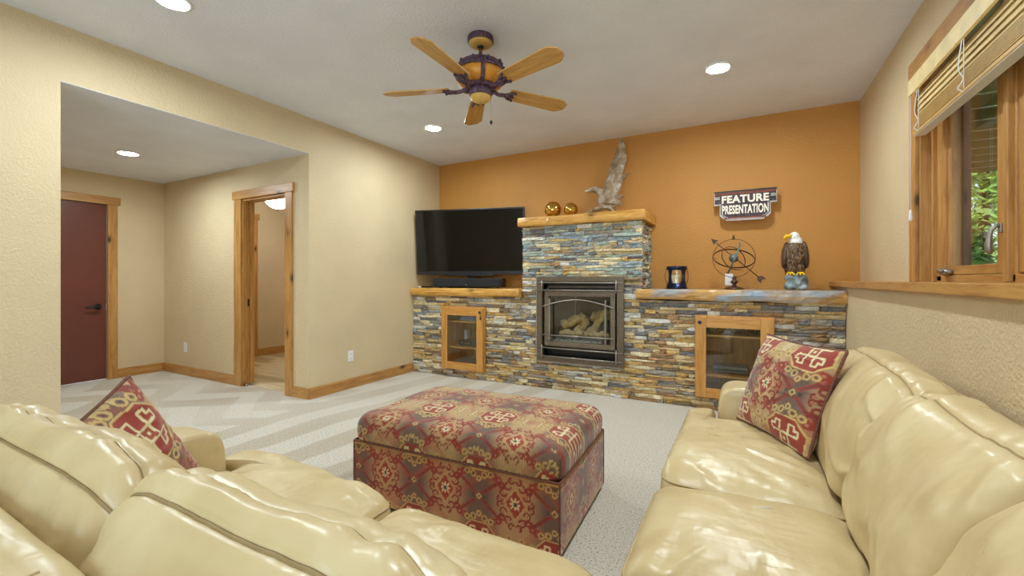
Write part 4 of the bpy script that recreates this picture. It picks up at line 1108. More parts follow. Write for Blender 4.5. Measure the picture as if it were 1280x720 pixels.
for (dx, dy, dz, r) in ((0, 0, .04, .075), (-.05, -.01, .03, .045), (.05, .01, .035, .05), (0, 0, .09, .07), (.04, -.02, .10, .045), (-.045, -.01, .10, .04), (.0, -.045, .06, .04), (.065, 0, .075, .03), (-.03, -.05, .02, .035), (.05, -.04, .02, .03)):
    rk.ell((ex+dx, ey+dy, SZ+dz), (r, r*.9, r*.8), 14, 10)
for k, q in enumerate(rk.v): 
    d = mnoise.noise(Vector(q)*30)*.012; rk.v[k] = (q[0]+d, q[1]+d, max(q[2], SZ+.001))
remeshed(rk, 'rock_base', M['rock'], eg, .006, 1)
bd_ = MB()
bd_.ell((ex-.005, ey, EB+.155), (.088, .075, .125), 20, 14)
bd_.ell((ex-.005, ey-.01, EB+.21), (.082, .07, .07), 20, 14)
bd_.ell((ex-.03, ey-.02, EB+.055), (.035, .035, .065), 14, 10); bd_.ell((ex+.03, ey-.02, EB+.055), (.036, .036, .065), 14, 10)
bd_.ell((ex+.02, ey+.04, EB+.03), (.045, .03, .09), 14, 10)
remeshed(bd_, 'body', M['feather'], eg, .006, 4)
hd_ = MB(); hd_.ell((ex-.012, ey-.012, EB+.322), (.040, .038, .040), 18, 12); hd_.ell((ex, ey-.005, EB+.275), (.050, .046, .055), 18, 12); hd_.ell((ex, ey, EB+.245), (.066, .056, .03), 18, 12)
remeshed(hd_, 'head', M['white_f'], eg, .005, 3)
MB().tube(spline([(ex-.040, ey-.03, EB+.326), (ex-.068, ey-.045, EB+.324), (ex-.084, ey-.053, EB+.314), (ex-.088, ey-.054, EB+.300)], 10), [.018, .018, .017, .016, .015, .013, .011, .008, .005, .002], 10).build('beak', M['yellow'], eg, smooth=True)
for s_ in (-1, 1): MB().ell((ex-.030+.02*(s_ < 0)*0, ey-.042 if s_ < 0 else ey+.012, EB+.334), (.006, .005, .005), 8, 6).build('eye', M['dark'], eg, smooth=True)
for s_ in (-1, 1):
    wg = MB(); 
    R_ = Matrix.Rotation(s_*-.10, 3, 'Y')
    wg.ell((ex-.005+s_*.074, ey+.005, EB+.165), (.028, .062, .118), 16, 12, R_); wg.ell((ex-.005+s_*.060, ey+.03, EB+.055), (.022, .04, .10), 14, 10, Matrix.Rotation(s_*.22, 3, 'Y'))
    remeshed(wg, 'wing', M['wingf'], eg, .006, 3)
tl = MB(); tl.ell((ex+.03, ey+.055, EB+.0), (.035, .014, .075), 14, 10); remeshed(tl, 'tail', M['wingf'], eg, .006, 2)
for s_ in (-1, 1):
    ft = MB(); fx_, fy_ = ex-.008+s_*.036, ey-.045
    for a in (-.7, 0, .7): ft.tube(spline([(fx_, fy_+.02, EB+.012), (fx_+.03*math.sin(a), fy_-.016, EB+.006), (fx_+.042*math.sin(a), fy_-.032, EB-.012)], 7), [.010, .009, .009, .008, .007, .005, .002], 8)
    ft.tube([(fx_, fy_+.02, EB+.03), (fx_, fy_+.015, EB+.005)], .011, 8); ft.build('talon', M['yellow'], eg, smooth=True)
# outlets
def outlet(c, axis, label, sw=False):
    x, y, z = c; t = thing('wall_outlet', label, 'outlet', c)
    def bx(u0, u1, z0, z1, d0, d1):
        if axis == 'x': return MB().box(x+d0, x+d1, y+u0, y+u1, z+z0, z+z1)
        return MB().box(x+u0, x+u1, y-d1, y-d0, z+z0, z+z1)
    bx(-.036, .036, -.058, .058, .0005, .006).build('cover_plate', M['white_pl'], t, bevel=.003)
    for s_ in (-1, 1):
        o = bx(-.017, .017, s_*.024-.015, s_*.024+.015, .006, .009).build('receptacle', M['white_pl'], t, bevel=.003)
        for q in (-.006, .006): bx(q-.0012, q+.0012, s_*.024-.005, s_*.024+.005, .009, .0095).build('slot', M['dark'], o)
outlet((XL, 3.262, .345), 'x', 'white wall outlet low on the cream wall near the stone')
outlet((-6.02, YA, .339), 'y', 'white wall outlet low on the alcove wall by the pocket door')
outlet((-.145, YB, 1.165), 'y', 'white outlet on the orange wall behind the armillary sphere')

# ------------------------------------------------------------------ ceiling fan
fx, fy = -1.517, 2.38
fan = thing('ceiling_fan', 'rustic five blade ceiling fan with bark textured housing and honey blades', 'ceiling fan', (fx, fy, 2.35))
m_, t_, b_ = newmat('bark_plum_bronze')
v_ = texco(t_, (1, 1, .25)); f_ = noise_n(t_, v_, 55, 4, .65)
L(t_, ramp(t_, f_, [(.32, lin((40, 24, 34))), (.5, lin((84, 56, 74))), (.68, lin((112, 86, 116)))]), b_.inputs['Base Color']); b_.inputs['Roughness'].default_value = .5; bump(t_, b_, f_, .9, .01); M['bark'] = m_
M['honey'] = wood_mat('honey_blade', (206, 160, 88), (186, 138, 66), (150, 104, 44), 0, .35, False, 1.4)
M['amber'] = plain('amber_wood', (206, 140, 46), .4, 0, .2, 18)
M['cutwood'] = plain('cut_wood_end', (212, 172, 92), .45, 0, .12, 18)
MB().lathe([(.080, 2.74), (.084, 2.73), (.083, 2.706), (.080, 2.700)], (fx, fy, 0), 72, ribs=22, ribamp=.02).build('canopy', M['bark'], fan, smooth=True)
MB().lathe([(.078, 2.701), (.070, 2.688), (.045, 2.680), (.022, 2.678)], (fx, fy, 0), 36).build('canopy_base', M['cutwood'], fan, smooth=True)
MB().lathe([(.02, 2.680), (.024, 2.674), (.018, 2.666)], (fx, fy, 0), 16).build('rod_collar', M['dark'], fan, smooth=True)
MB().tube([(fx, fy, 2.746), (fx, fy, 2.554)], .0115, 14).build('downrod', M['rusty'], fan, smooth=True)
MB().lathe([(.03, 2.582), (.10, 2.576), (.135, 2.559), (.152, 2.529), (.158, 2.514), (.152, 2.507)], (fx, fy, 0), 96, ribs=30, ribamp=.012).build('housing_top', M['bark'], fan, smooth=True)
MB().lathe([(.150, 2.510), (.160, 2.484), (.158, 2.449), (.14, 2.432), (.10, 2.422)], (fx, fy, 0), 60).build('housing_panel', M['amber'], fan, smooth=True)
for k in range(5):
    a = math.radians(-88+36+72*k)
    P = [(fx+r_*math.cos(a), fy+r_*math.sin(a), z_) for r_, z_ in ((.154, 2.516), (.165, 2.484), (.163, 2.447), (.142, 2.428), (.1, 2.420))]
    MB().tube(spline(P, 12), .014, 8).build('housing_rib', M['bark'], fan, smooth=True)
for k in range(10):      # carved leaves and twigs round the top
    a = 2*PI*k/10; rr_ = random.Random(k)
    P = [(fx+.150*math.cos(a+q), fy+.150*math.sin(a+q), 2.532+h_) for q, h_ in ((-.22, -.012), (-.08, .014+.006*rr_.random()), (.08, -.006), (.22, .016))]
    MB().tube(spline([(p[0], p[1], p[2]) for p in P], 12), [.006]*4+[.010]*4+[.005]*4, 8).build('carved_twig', M['bark'], fan, smooth=True)
MB().lathe([(.155, 2.501), (.164, 2.505), (.164, 2.514), (.155, 2.518)], (fx, fy, 0), 72, cap=False, ribs=24, ribamp=.01).build('housing_band', M['bark'], fan, smooth=True)
MB().lathe([(.09, 2.422), (.10, 2.414), (.09, 2.404), (.05, 2.400)], (fx, fy, 0), 60, ribs=18, ribamp=.03).build('flywheel', M['bark'], fan, smooth=True)
MB().lathe([(.060, 2.406), (.072, 2.398), (.073, 2.359), (.069, 2.352)], (fx, fy, 0), 72, ribs=22, ribamp=.02).build('switch_housing', M['bark'], fan, smooth=True)
MB().lathe([(.068, 2.353), (.066, 2.339), (.05, 2.324), (.02, 2.316), (.006, 2.314)], (fx, fy, 0), 36).build('switch_cap', M['cutwood'], fan, smooth=True)
MB().ell((fx, fy, 2.313), (.006, .006, .005), 8, 6).build('cap_screw', M['rod'], fan, smooth=True)
m_ = MB(); m_.tube([(fx+.05, fy+.05, 2.354), (fx+.05, fy+.05, 2.204)], .0016, 5); m_.build('pull_chain', M['brass_hi'], fan)
MB().ell((fx+.05, fy+.05, 2.192), (.009, .009, .014), 10, 8).build('chain_knob', M['iron'], fan, smooth=True)
bl_out = [(.205, -.050), (.215, -.056), (.32, -.060), (.50, -.067), (.598, -.071), (.624, -.062), (.634, -.050), (.648, -.045), (.660, -.030), (.662, 0), (.660, .030), (.648, .045), (.634, .050), (.624, .062), (.598, .071), (.50, .067), (.32, .060), (.215, .056), (.205, .050)]
for k in range(5):
    a = math.radians(-88+72*k)
    T_ = Matrix.Translation((fx, fy, 2.406)) @ Matrix.Rotation(a, 4, 'Z') @ Matrix.Rotation(math.radians(-12), 4, 'X')
    # blade grain runs along its own length
    piv = bpy.data.objects.new('blade', None)
    me_ = MB().prism(bl_out, 2, -.004, .004)
    b_o = me_.build('blade', M['honey'], fan, fix=True, bevel=.002)
    bpy.data.objects.remove(piv)
    for v_, q in zip(b_o.data.vertices, me_.v): v_.co = q
    b_o.matrix_local = PM[fan.name].inverted() @ T_; PM[b_o.name] = T_
    ir = MB()
    ir.tube(spline([(.085, 0, .004), (.13, .006, -.012), (.18, -.004, -.014), (.235, 0, -.011)], 12), [.015, .014, .013, .013, .012, .013, .013, .012, .012, .011, .010, .009], 8)
    ir.tube(spline([(.17, 0, -.013), (.205, .026, -.013), (.245, .040, -.011)], 8), [.011, .010, .010, .009, .009, .008, .008, .007], 8)
    ir.tube(spline([(.17, 0, -.013), (.205, -.026, -.013), (.245, -.040, -.011)], 8), [.011, .010, .010, .009, .009, .008, .008, .007], 8)
    ir.build('twig_bracket', M['bark'], b_o, T=T_, smooth=True)
    for (sx_, sy_) in ((.235, 0), (.24, .038), (.24, -.038)): MB().ell((sx_, sy_, -.018), (.007, .007, .005), 8, 6).build('bracket_screw', M['knob'], b_o, T=T_, smooth=True)
# ------------------------------------------------------------------ kilim pattern (woven motifs), evaluated per point in metres
def kilim(u, v, TW=.36, TH=.40):
    u = np.asarray(u, float); v = np.asarray(v, float)
    def c(*a): return np.array(s2l(a))
    tan, dark, red, brick, gold, cream, teal, plum = c(184, 150, 108), c(112, 88, 76), c(152, 58, 44), c(176, 84, 58), c(206, 176, 110), c(222, 208, 164), c(70, 78, 70), c(92, 62, 66)
    wr = lambda a, p: (a + p/2) % p - p/2
    band = .5+.5*np.cos(2*np.pi*u/TW)
    band = np.clip((band-.15)/.6, 0, 1)[:, None]
    col = dark*(1-band) + tan*band
    col = col*(1+.10*np.sin(u*2*np.pi/.0075))[:, None]
    bl = (np.sin(v*31+np.sin(u*23)*1.5) > .72)[:, None]*.35
    col = col*(1-bl) + brick*bl
    def put(m, cc): col[m] = cc
    x1, y1 = wr(u, TW), wr(v, TH); X, Y = np.abs(x1), np.abs(y1)
    x3, y3 = wr(u-TW/2, TW), wr(v, TH); X3, Y3 = np.abs(x3), np.abs(y3)
    arm = np.abs(X3*.8-Y3)
    put((arm < .011) & (Y3 < .085) & (Y3 > .012), red); put((arm < .003) & (Y3 < .075) & (Y3 > .02), plum)
    for (hx, hy, r) in ((.100, .088, .012), (.078, .098, .011), (.120, .068, .011)):
        d = np.hypot(X3-hx, Y3-hy); put(np.abs(d-r) < .0055, red)
    put((X3/.016+Y3/.016 < 1), gold); put((X3/.008+Y3/.008 < 1), plum)
    put((np.abs(X3-.030) < .006) & (Y3 < .010), dark*.6)
    # hooks around the diamonds
    for (hx, hy, r) in ((.056, .040, .015), (.034, .072, .014), (.074, .012, .012), (.068, .070, .012), (.018, .098, .012)):
        d = np.hypot(X-hx, Y-hy); put((np.abs(d-r) < .0042) & ~((X < hx) & (Y > hy)), red*.75); put(d < .004, brick)
    dm = X/.052+Y/.068
    put(dm < 1.0, gold); put(dm < .91, red)
    put((dm < .80) & (dm > .75), brick)
    st = ((np.abs(X-Y) < .0055) & (X < .020)) | ((X < .0045) & (Y < .025)) | ((Y < .0045) & (X < .025))
    put(st & (dm < .75), cream); put((X < .008) & (Y < .008), teal)
    # gridded medallion
    x2, y2 = wr(u-TW/2, TW), wr(v-TH/2, TH); X, Y = np.abs(x2), np.abs(y2)
    d2 = np.maximum(np.maximum(X*.92, Y), (X+Y)*.66)
    put((d2 < .086), gold); put(d2 < .080, red)
    q = .0042
    ln = ((np.abs(X-.020) < q) & (Y < .060)) | ((np.abs(Y-.020) < q) & (X < .060)) | ((np.abs(Y-.058) < q) & (X > .020) & (X < .046)) | ((np.abs(X-.060) < q) & (Y > .020) & (Y < .046)) | ((np.abs(X-.044) < q) & (Y > .040) & (Y < .060)) | ((np.abs(Y-.042) < q) & (X > .040) & (X < .062))
    put(ln & (d2 < .076), cream)
    put((X < .014) & (Y < .014), brick*.8); put((X < .005) & (Y < .005), cream)
    for (hx, hy, r) in ((.028, .104, .012), (.104, .034, .012), (.0, .122, .010), (.060, .096, .011), (.128, .018, .010), (.150, .050, .011)):
        d = np.hypot(X-hx, Y-hy); put((np.abs(d-r) < .0040), gold*.9); put(d < .004, plum)
    put((np.abs(X-.142) < .004) & (Y < .030), cream*.8)
    return col

# ------------------------------------------------------------------ soft closed shapes
def rounded_outline(corners, radii, seg=8, per=.012):
    """closed outline of straight edges and rounded corners, densely sampled"""
    n = len(corners); P = [Vector((c[0], c[1], 0)) for c in corners]; out = []
    for i in range(n):
        p, a, b_ = P[i], P[i-1], P[(i+1) % n]; r = radii[i]
        d1, d2 = (a-p).normalized(), (b_-p).normalized()
        s, e = p+d1*r, p+d2*r
        for k in range(seg+1):
            t = k/seg; out.append(s*(1-t)**2 + p*2*t*(1-t) + e*t*t)
    res = []
    for i in range(len(out)):
        a, b_ = out[i], out[(i+1) % len(out)]; m = max(1, int((b_-a).length/per))
        for k in range(m): res.append(a.lerp(b_, k/m))
    return res
def pad(outline, centre, z0, z1, e=.32, crown=.02, nr=26, wr_amp=.0, seed=0, side_e=.5, noise_fn=None):
    """cushion over an outline: rings from the bottom centre round the edge to the top centre"""
    n = len(outline); c = Vector((centre[0], centre[1], 0)); zm, hz = (z0+z1)/2, (z1-z0)/2
    phis = []
    for k in range(nr):          # denser near the edge
        t = k/(nr-1); phis.append(-PI/2*.985 + PI*.985*t)
    pts = []
    for ph in phis:
        r = abs(math.cos(ph))**e; s = math.sin(ph); zz = zm + hz*math.copysign(abs(s)**side_e, s)
        for q in outline:
            p = c + (q-c)*r
            z = zz + (crown*(1-r*r) if s > 0 else 0)
            v = Vector((p.x, p.y, z))
            if noise_fn: v = noise_fn(v, r, s)
            pts.append(v)
    m_ = MB(); m_.grid(pts, n, nr, wrapu=True)
    m_.f.append(list(range(n))[::-1]); m_.mi.append(0); m_.f.append(list(range((nr-1)*n, nr*n))); m_.mi.append(0)
    return m_, n, phis
def fbm(p, f, o=3):
    s = 0; a = 1
    for k in range(o): s += a*mnoise.noise(p*f); f *= 2.03; a *= .5
    return s
def ridge(p, f): return math.exp(-(mnoise.noise(p*f)*6.5)**2)     # smooth fold

# ------------------------------------------------------------------ ottoman
OC, OA = (-1.25, 1.985), math.radians(2.5)
ot = thing('storage_ottoman', 'kilim patterned storage ottoman with a padded hinged lid on the carpet', 'ottoman', (OC[0], OC[1], 0), OA)
OT = PM[ot.name]
hw, hd2, oh = .567, .362, .325
# base box: dense walls so the woven pattern is crisp
m_ = MB(); us = []; vsn = []
def wallgrid(p0, p1, z0, z1, u0):
    nx = int((Vector(p1)-Vector(p0)).length/.0045); nz = int((z1-z0)/.0045); pts = []; ln = (Vector(p1)-Vector(p0)).length
    for j in range(nz+1):
        for i in range(nx+1):
            q = Vector(p0).lerp(Vector(p1), i/nx); pts.append((q.x, q.y, z0+(z1-z0)*j/nz)); us.append(u0+ln*i/nx); vsn.append(z0+(z1-z0)*j/nz)
    m_.grid(pts, nx+1, nz+1)
wallgrid((-hw, -hd2), (hw, -hd2), .025, oh, -hw-.005)
wallgrid((hw, -hd2), (hw, hd2), .025, oh, hw)
wallgrid((hw, hd2), (-hw, hd2), .025, oh, 0)
wallgrid((-hw, hd2), (-hw, -hd2), .025, oh, 0)
col_ = kilim(np.array(us), np.array(vsn)-.196)*np.array([1.08, .90, .82])  # base tinted warmer than the lid: redder light on its sides put into the colour
m_.build('base', M['kilim'], ot, T=OT, col=col_)
MB().box(-hw+.01, hw-.01, -hd2+.01, hd2-.01, .02, oh-.004).build('inner_box', M['kilim_dark'], ot, T=OT)
for (a, b_) in ((-1, -1), (1, -1), (1, 1), (-1, 1)):
    MB().lathe([(.02, 0), (.026, .006), (.026, .03)], (a*(hw-.06), b_*(hd2-.06), 0), 14).build('foot', M['dark'], ot, T=OT)
cor = [(-hw, -hd2), (hw, -hd2), (hw, hd2), (-hw, hd2)]
MB().tube([(p.x, p.y, oh) for p in rounded_outline(cor, [.01]*4, 4, .05)], .006, 6, True).build('base_welt', M['kilim_dark'], ot, T=OT)
for (a, b_) in ((1, -1), (-1, -1), (1, 1)): MB().tube([(a*hw, b_*hd2, .025), (a*hw, b_*hd2, oh)], .004, 6).build('corner_welt', M['kilim_dark'], ot, T=OT)
MB().box(-hw+.02, hw-.02, -hd2+.02, hd2-.02, oh-.004, oh+.03).build('lid_panel', M['kilim_dark'], ot, T=OT)
lo = rounded_outline([(-hw-.008, -hd2-.008), (hw+.008, -hd2-.008), (hw+.008, hd2+.008), (-hw-.008, hd2+.008)], [.075]*4, 10, .0048)
lm, n_, ph_ = pad(lo, (0, 0), oh+.006, .462, e=.30, crown=.035, nr=3)
# own rings: fine spacing over the whole top
pts = []; uu = []; vv = []
rings = [('b', .90), ('b', .97), ('b', .995)]
nside = 18; ntop = 78
zb, zt = oh+.008, .463
prof = [(.93, zb)]
for k in range(nside+1):
    t = k/nside; a = -PI/2*.55 + (PI/2*1.55)*t      # round the soft edge
    prof.append((1-.0*t - .10*(1-math.cos(max(0, a))) - (.03*(1-math.cos(a)) if a < 0 else 0), zb+(zt-zb)*(.5+.5*math.sin(a) - (1-math.sin(PI/2*.55))/2*(1-t))))
last = prof[-1][0]
for k in range(1, ntop+1):
    r = last*(1-k/ntop); prof.append((max(r, .002), zt + .030*(1-(r/last)**2.4)))
arc = 0; prev = None
for (r, z) in prof:
    for q in lo:
        x, y = q.x*r, q.y*r
        # pattern coordinates: plan position, sides hang down
        dz = max(0, zt-z)
        ex_ = 1.0
        uu.append(x*(1/max(r, .01) if r > last and False else 1)); vv.append(y - (dz if q.y < 0 and abs(q.y) > abs(q.x)*hd2/hw*.98 else 0))
        w_ = mnoise.noise(Vector((x*4, y*4, 1)))*.006*(1 if r < .95 else .5)
        pts.append((x, y, z+w_))
m_ = MB(); m_.grid(pts, len(lo), len(prof), wrapu=True)
m_.f.append(list(range(len(lo)))[::-1]); m_.mi.append(0); m_.f.append(list(range((len(prof)-1)*len(lo), len(prof)*len(lo)))); m_.mi.append(0)
col_ = kilim(np.array(uu)+.005, np.array(vv)+.345)
m_.build('lid', M['kilim'], ot, T=OT, smooth=True, col=col_)

# ------------------------------------------------------------------ leather sectional
so = thing('sectional_sofa', 'large cream leather sectional sofa in an L round the ottoman', 'sofa', (-.3, .9, 0))
def leather_noise(seed, amp=.012, wr=.006, dirv=(1, 0)):
    off = Vector((seed*3.7, seed*1.3, seed*.7)); dv = Vector((dirv[0], dirv[1], 0)); pv = Vector((-dirv[1], dirv[0], 0))
    def fn(v, r, s):
        a = v.dot(dv); b_ = v.dot(pv)
        n1 = fbm(v+off, 3.0, 2)*amp
        n2 = ridge(Vector((a*2.2, b_*8, v.z*4))+off, 1.0); n2 = n2*wr*.8
        n3 = mnoise.noise(Vector((a*9, b_*22, v.z*9))+off)*wr*.45
        m = min(1, (1-r)*5+.2) if s > 0 else .3
        v.z += (n1+n2+n3)*m if s > 0 else 0
        return v
    return fn
def seat(corners, radii, centre, seed, dirv, z1=.475, e=.20):
    ol = rounded_outline(corners, radii, 10, .009)
    mm, n, phis = pad(ol, centre, .255, z1, e=e, crown=.035, nr=60, noise_fn=leather_noise(seed, .012, .009, dirv), side_e=.62)
    o = mm.build('seat_cushion', M['leather'], so, smooth=True)
    # welt round the upper edge
    k = min(range(len(phis)), key=lambda i: abs(phis[i]-.62))
    ring = mm.v[k*n:(k+1)*n]; c = Vector((centre[0], centre[1], 0))
    MB().tube([Vector(p) + (Vector((p[0], p[1], 0))-c).normalized()*.001 for p in ring[::2]], .0042, 6, True).build('piping', M['piping'], o, smooth=True)
    k = min(range(len(phis)), key=lambda i: abs(phis[i]+.62)); ring = mm.v[k*n:(k+1)*n]
    MB().tube([Vector(p) for p in ring[::2]], .0042, 6, True).build('piping', M['piping'], o, smooth=True)
G = .006
AX0, AX1, AYF = -1.90, -1.665, .905         # near-run arm: outer, inner, front
SF = 1.045                                   # near-run seat front (y)
BX0, BY_IN, BY_OUT = -.125, 2.42, 2.655     # right-run arm: front x, inner y, outer y
RF = -.275                                   # right-run seat front (x)
seat([(-.965-G, .30), (-.965-G, SF), (AX0+.05, SF), (AX0+.05, AYF+.012), (AX1+G, AYF+.012), (AX1+G, .30)], [.05, .07, .06, .03, .03, .05], (-1.3, .962), 1, (1, .3))
seat([(RF-.012, .30), (RF-.012, SF), (-.965+G, SF), (-.965+G, .30)], [.05, .10, .07, .05], (-.62, .68), 2, (.8, .5))
seat([(.30, 1.575-G), (RF, 1.575-G), (RF, SF-.03), (.30, SF-.03)], [.05, .08, .05, .05], (.0, 1.3), 3, (.3, 1))
seat([(.30, 1.575+G), (.30, BY_IN-G), (BX0-.012, BY_IN-G), (BX0-.012, BY_OUT-.06), (RF, BY_OUT-.06), (RF, 1.575+G)], [.05, .05, .03, .06, .075, .08], (-.19, 2.0), 4, (.9, -.45), e=.25)
seat([(.30, .30), (.30, SF-.045), (RF+.004, SF-.045), (RF+.004, .30)], [.05]*4, (.0, .66), 5, (.3, 1))
# arms: soft boxes
def arm(x0, x1, y0, y1, seed):
    ol = rounded_outline([(x0, y0), (x1, y0), (x1, y1), (x0, y1)], [.035]*4, 8, .012)
    mm, n, ph = pad(ol, ((x0+x1)/2, (y0+y1)/2), .06, .615, e=.13, crown=.012, nr=46, noise_fn=leather_noise(seed, .006, .002), side_e=.34)
    o = mm.build('arm', M['leather'], so, smooth=True)
    k = min(range(len(ph)), key=lambda i: abs(ph[i]-1.05)); ring = mm.v[k*n:(k+1)*n]
arm(AX0, AX1, .06, AYF, 11)
arm(BX0, .64, BY_IN, BY_OUT, 12)
# frames under the seats, backs
fr = MB(); fr.box(AX0+.02, .66, .04, SF-.06, .05, .27); fr.build('seat_base', M['leather'], so, bevel=.02)
MB().box(RF+.05, .66, SF-.06, BY_OUT-.01, .05, .27).build('seat_base', M['leather'], so, bevel=.02)
def back_rail(x0, x1, y0, y1, z1, seed, along):
    ol = rounded_outline([(x0, y0), (x1, y0), (x1, y1), (x0, y1)], [.045]*4, 8, .014)
    mm, n, ph = pad(ol, ((x0+x1)/2, (y0+y1)/2), .06, z1, e=.14, crown=.01, nr=46, noise_fn=leather_noise(seed, .006, .003, (1, 0) if along == 'x' else (0, 1)), side_e=.25)
    return mm.build('back_frame', M['leather'], so, smooth=True)
back_rail(AX0+.01, .67, -.05, .238, .80, 21, 'x')
back_rail(.50, .672, .06, BY_OUT-.005, .76, 22, 'y')
MB().tube([(-.755, y_, .806+.002*math.sin(y_*20)) for y_ in np.linspace(-.04, .19, 12)], .0025, 6).build('back_seam', M['piping'], so, smooth=True)
for x in (-1.8, -.3, .55):
    for y in (.06, .75): MB().box(x-.03, x+.03, y-.03, y+.03, 0, .055).build('foot', M['dark'], so)
for y in (1.6, 2.5):
    for x in (-.15, .55): MB().box(x-.03, x+.03, y-.03, y+.03, 0, .055).build('foot', M['dark'], so)
# back cushions: section (q = toward the seat, z), swept along the width
def back_cushion(W, T, seed, prof, seams, nv=180, nu=84, e=.30, puff=1.0):
    P = spline([(q, 0, z) for q, z in prof], nv, True); c = sum(P, Vector())/nv
    off = Vector((seed*5.1, seed*2.3, 0)); arcs = [0]
    for k in range(1, nv): arcs.append(arcs[-1]+(P[k]-P[k-1]).length)
    nrm = []
    for k in range(nv):
        t = P[(k+1) % nv]-P[k-1]; n_ = Vector((t.z, 0, -t.x)).normalized()
        if n_.dot(P[k]-c) < 0: n_ = -n_
        nrm.append(n_)
    pts = []
    sk = [int(s*nv) for s in seams]
    for j in range(nu+1):
        t = j/nu; ph = -PI/2 + PI*t
        ph = ph*.994
        a = W/2*math.copysign(abs(math.sin(ph))**.55, math.sin(ph)); s_ = abs(math.cos(ph))**e
        s_ = s_*(1-.03*math.cos(2*a/W*PI))
        for k in range(nv):
            p = c + (P[k]-c)*s_
            # thickness of a filled leather cushion: lumps, pulls toward the seams, gathers at the ends
            dk = min(min(abs(k-q), nv-abs(k-q)) for q in sk)*arcs[-1]/nv
            endf = min(1, (W/2-abs(a))/.16)
            lump = fbm(Vector((a*3.2, arcs[k]*3.0, 0))+off, 1.0, 2)*.014
            seamw = math.exp(-(dk/.13)**2)
            gath = (ridge(Vector((a*7+arcs[k]*2.5, arcs[k]*1.1, 1))+off, 1.0)*.55 - .2 + mnoise.noise(Vector((a*27+arcs[k]*7, arcs[k]*2.2, 1))+off)*.4)*.015*math.exp(-(dk/.17)**2)
            pull = (ridge(Vector((a*3.2, arcs[k]*6+a*4*(1 if k > nv/2 else -1), 5))+off, 1.0)-.3)*.011*(1-seamw)*(.5+1.0*(1-endf))
            fine = mnoise.noise(Vector((a*24, arcs[k]*14, 2))+off)*.0025
            groove = -.006*math.exp(-(dk/.009)**2) - .008*math.exp(-(dk/.04)**2)
            d = (lump+gath+pull+fine+groove)*min(1, s_*1.4)
            q = p + nrm[k]*d
            pts.append((a, q.x, q.z))
    m_ = MB(); m_.grid(pts, nv, nu+1, wrapu=True)
    m_.f.append(list(range(nv))); m_.mi.append(0); m_.f.append([nu*nv+i for i in range(nv)][::-1]); m_.mi.append(0)
    o = m_.build('back_cushion', M['leather'], so, T=T, smooth=True, fix=True)
    for qi, q in enumerate(sk):
        path = [Vector(pts[j*nv+q]) for j in range(4, nu-3)]
        n_ = Vector((0, nrm[q].x, nrm[q].z))
        MB().tube([p+n_*.001 for p in path], .0028 if (qi == 0) == (T[0][0] > .5) else .0018, 6).build('piping', M['thread'], o, T=T, smooth=True)
        off2 = Vector((0, nrm[q].z, -nrm[q].x))*(.013 if nrm[q].z > 0 else -.013)
        st = MB()
        for i in range(0, len(path)-1, 1):
            a_, b_ = path[i]+off2, path[i+1]+off2; st.tube([a_.lerp(b_, .15)+n_*.001, a_.lerp(b_, .75)+n_*.001], .0012, 4)
        stuff(st.build('stitching', M['thread'], o, T=T))
    return o
PRN = [(.215, .44), (.195, .58), (.20, .70), (.222, .79), (.255, .862), (.30, .902), (.345, .905), (.405, .865), (.455, .77), (.48, .64), (.475, .53), (.43, .455), (.32, .435)]
PRR = [(.12, .44), (.09, .58), (.09, .70), (.12, .80), (.17, .862), (.23, .885), (.29, .878), (.345, .835), (.405, .755), (.45, .65), (.468, .55), (.45, .475), (.30, .435)]
SEAMS = [4/13, 6/13]
def TX(x, y=0):   # near run: width along x, front toward +y
    return Matrix.Translation((x, y, 0))
def TY(x, y):   # right run: width along y, front toward -x
    return Matrix.Translation((x, y, 0)) @ Matrix(((0, -1, 0, 0), (1, 0, 0, 0), (0, 0, 1, 0), (0, 0, 0, 1)))
low = lambda pr, dz: [(q, z-dz if z > .7 else z) for q, z in pr]
back_cushion(.84, TX(-1.252), 1, low(PRN, .028), [4.35/13, 6/13])
back_cushion(.60, TX(-.535), 2, low(PRN, .022), [4.75/13, 6.2/13])
back_cushion(.46, TX(.005), 3, low(PRN, .03), SEAMS)
back_cushion(.82, TY(.70, 2.005), 4, PRR, SEAMS)
back_cushion(.64, TY(.70, 1.285), 5, low(PRR, .01), SEAMS)
back_cushion(.72, TY(.70, .620), 6, [(q*1.04, z-.01) for q, z in PRR], SEAMS)

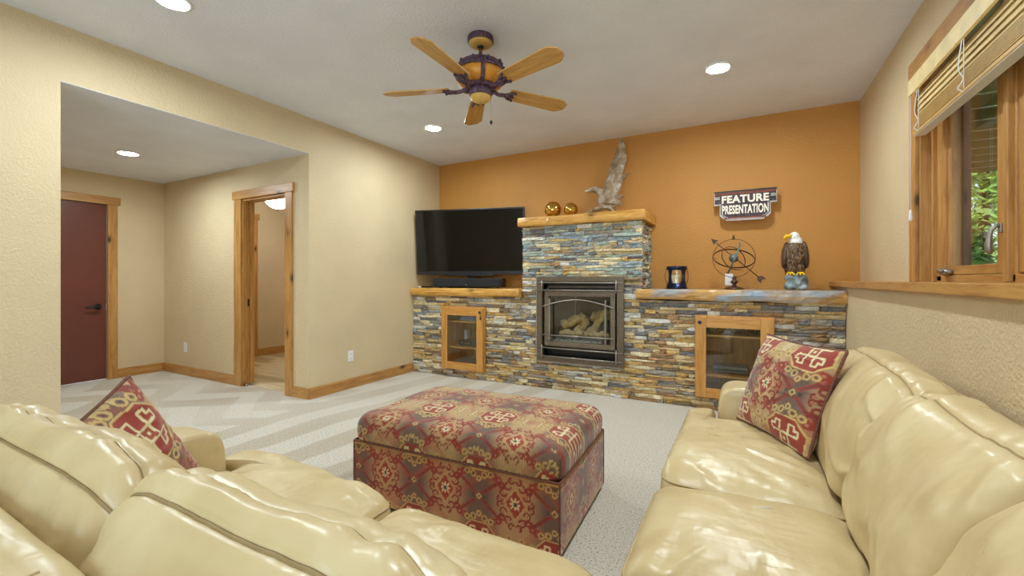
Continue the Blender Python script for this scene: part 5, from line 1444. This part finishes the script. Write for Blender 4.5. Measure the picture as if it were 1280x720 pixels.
# ------------------------------------------------------------------ pillows
def pillow(label, w_, h_, th, T, off, clamp, fold=0, seed=0, rotp=0):
    t = thing('throw_pillow', label, 'pillow', tuple(T.translation - Vector((0, 0, .2))))
    N = 118; pts = []; uu = []; vv = []
    for side in (1, -1):
        for j in range(N+1):
            for i in range(N+1):
                s, q = -1+2*i/N, -1+2*j/N
                x = s*w_/2*(1-.07*(1-q*q)); y = q*h_/2*(1-.07*(1-s*s))
                b_ = max(0, (1-s*s)*(1-q*q))
                z = side*(th/2*b_**.42 + mnoise.noise(Vector((s*2.4+seed, q*2.4, side)))*.012*b_**.5 + (ridge(Vector((s*1.5+q, q*4+seed, 3)), 1)-.5)*.006*b_**.4)
                p = T @ Vector((x, y, z))
                pts.append(clamp(p)); uu.append(x); vv.append(y)
    n1 = (N+1)*(N+1); m_ = MB()
    m_.grid(pts[:n1], N+1, N+1); g2 = MB().grid(pts[n1:], N+1, N+1)
    m_.add(g2.v, [f[::-1] for f in g2.f])
    u_ = np.array(uu); v_ = np.array(vv); cr_, sr_ = math.cos(rotp), math.sin(rotp)
    col_ = kilim(cr_*u_-sr_*v_+off[0], sr_*u_+cr_*v_+off[1], .30, .36)
    o = m_.build('cover', M['kilim'], t, smooth=True, col=col_)
    bd = [i for i in range(N+1)] + [k*(N+1)+N for k in range(1, N+1)] + [N*(N+1)+i for i in range(N-1, -1, -1)] + [k*(N+1) for k in range(N-1, 0, -1)]
    MB().tube([pts[i] for i in bd[::3]], .006, 8, True).build('piping', M['kilim_dark'], t, smooth=True)
    return t
# right pillow: from its corner points on the sofa
bl_, br_, tr_, tl_ = Vector((-.03, 2.335, .50)), Vector((.215, 1.93, .50)), Vector((.315, 2.03, .885)), Vector((.10, 2.405, .895))
cen = (bl_+br_+tr_+tl_)/4; xa_ = (br_+tr_-bl_-tl_).normalized(); ya_ = (tl_+tr_-bl_-br_); ya_ = (ya_-xa_*ya_.dot(xa_)).normalized(); za_ = xa_.cross(ya_)
Tp = Matrix(((xa_.x, ya_.x, za_.x, cen.x), (xa_.y, ya_.y, za_.y, cen.y), (xa_.z, ya_.z, za_.z, cen.z), (0, 0, 0, 1)))
pillow('kilim throw pillow leaning on the sofa back beside the far arm', .47, .43, .16, Tp, (.02, .0), lambda p: Vector((p.x, p.y, max(p.z, .497))), seed=3)
# left pillow: propped corner-up on the arm of the near run
e1 = Vector((0.05, .46, -.88)).normalized(); e2 = Vector((.50, -.60, -.58)); e2 = (e2-e1*e2.dot(e1)).normalized()
top = Vector((-1.60, .585, .875)); sz = .40
cen = top + (e1+e2)*sz*.5; zz_ = e1.cross(e2)
xa_, ya_ = e2, -e1; za_ = xa_.cross(ya_)
Tq = Matrix(((xa_.x, ya_.x, za_.x, cen.x), (xa_.y, ya_.y, za_.y, cen.y), (xa_.z, ya_.z, za_.z, cen.z), (0, 0, 0, 1)))
pillow('kilim throw pillow propped on its corner against the near sofa arm', sz, sz, .18, Tq, (.22, .11), lambda p: Vector((max(p.x, -1.655) if p.z < .60 else p.x, max(p.y, .43), max(p.z, .497))), seed=8)
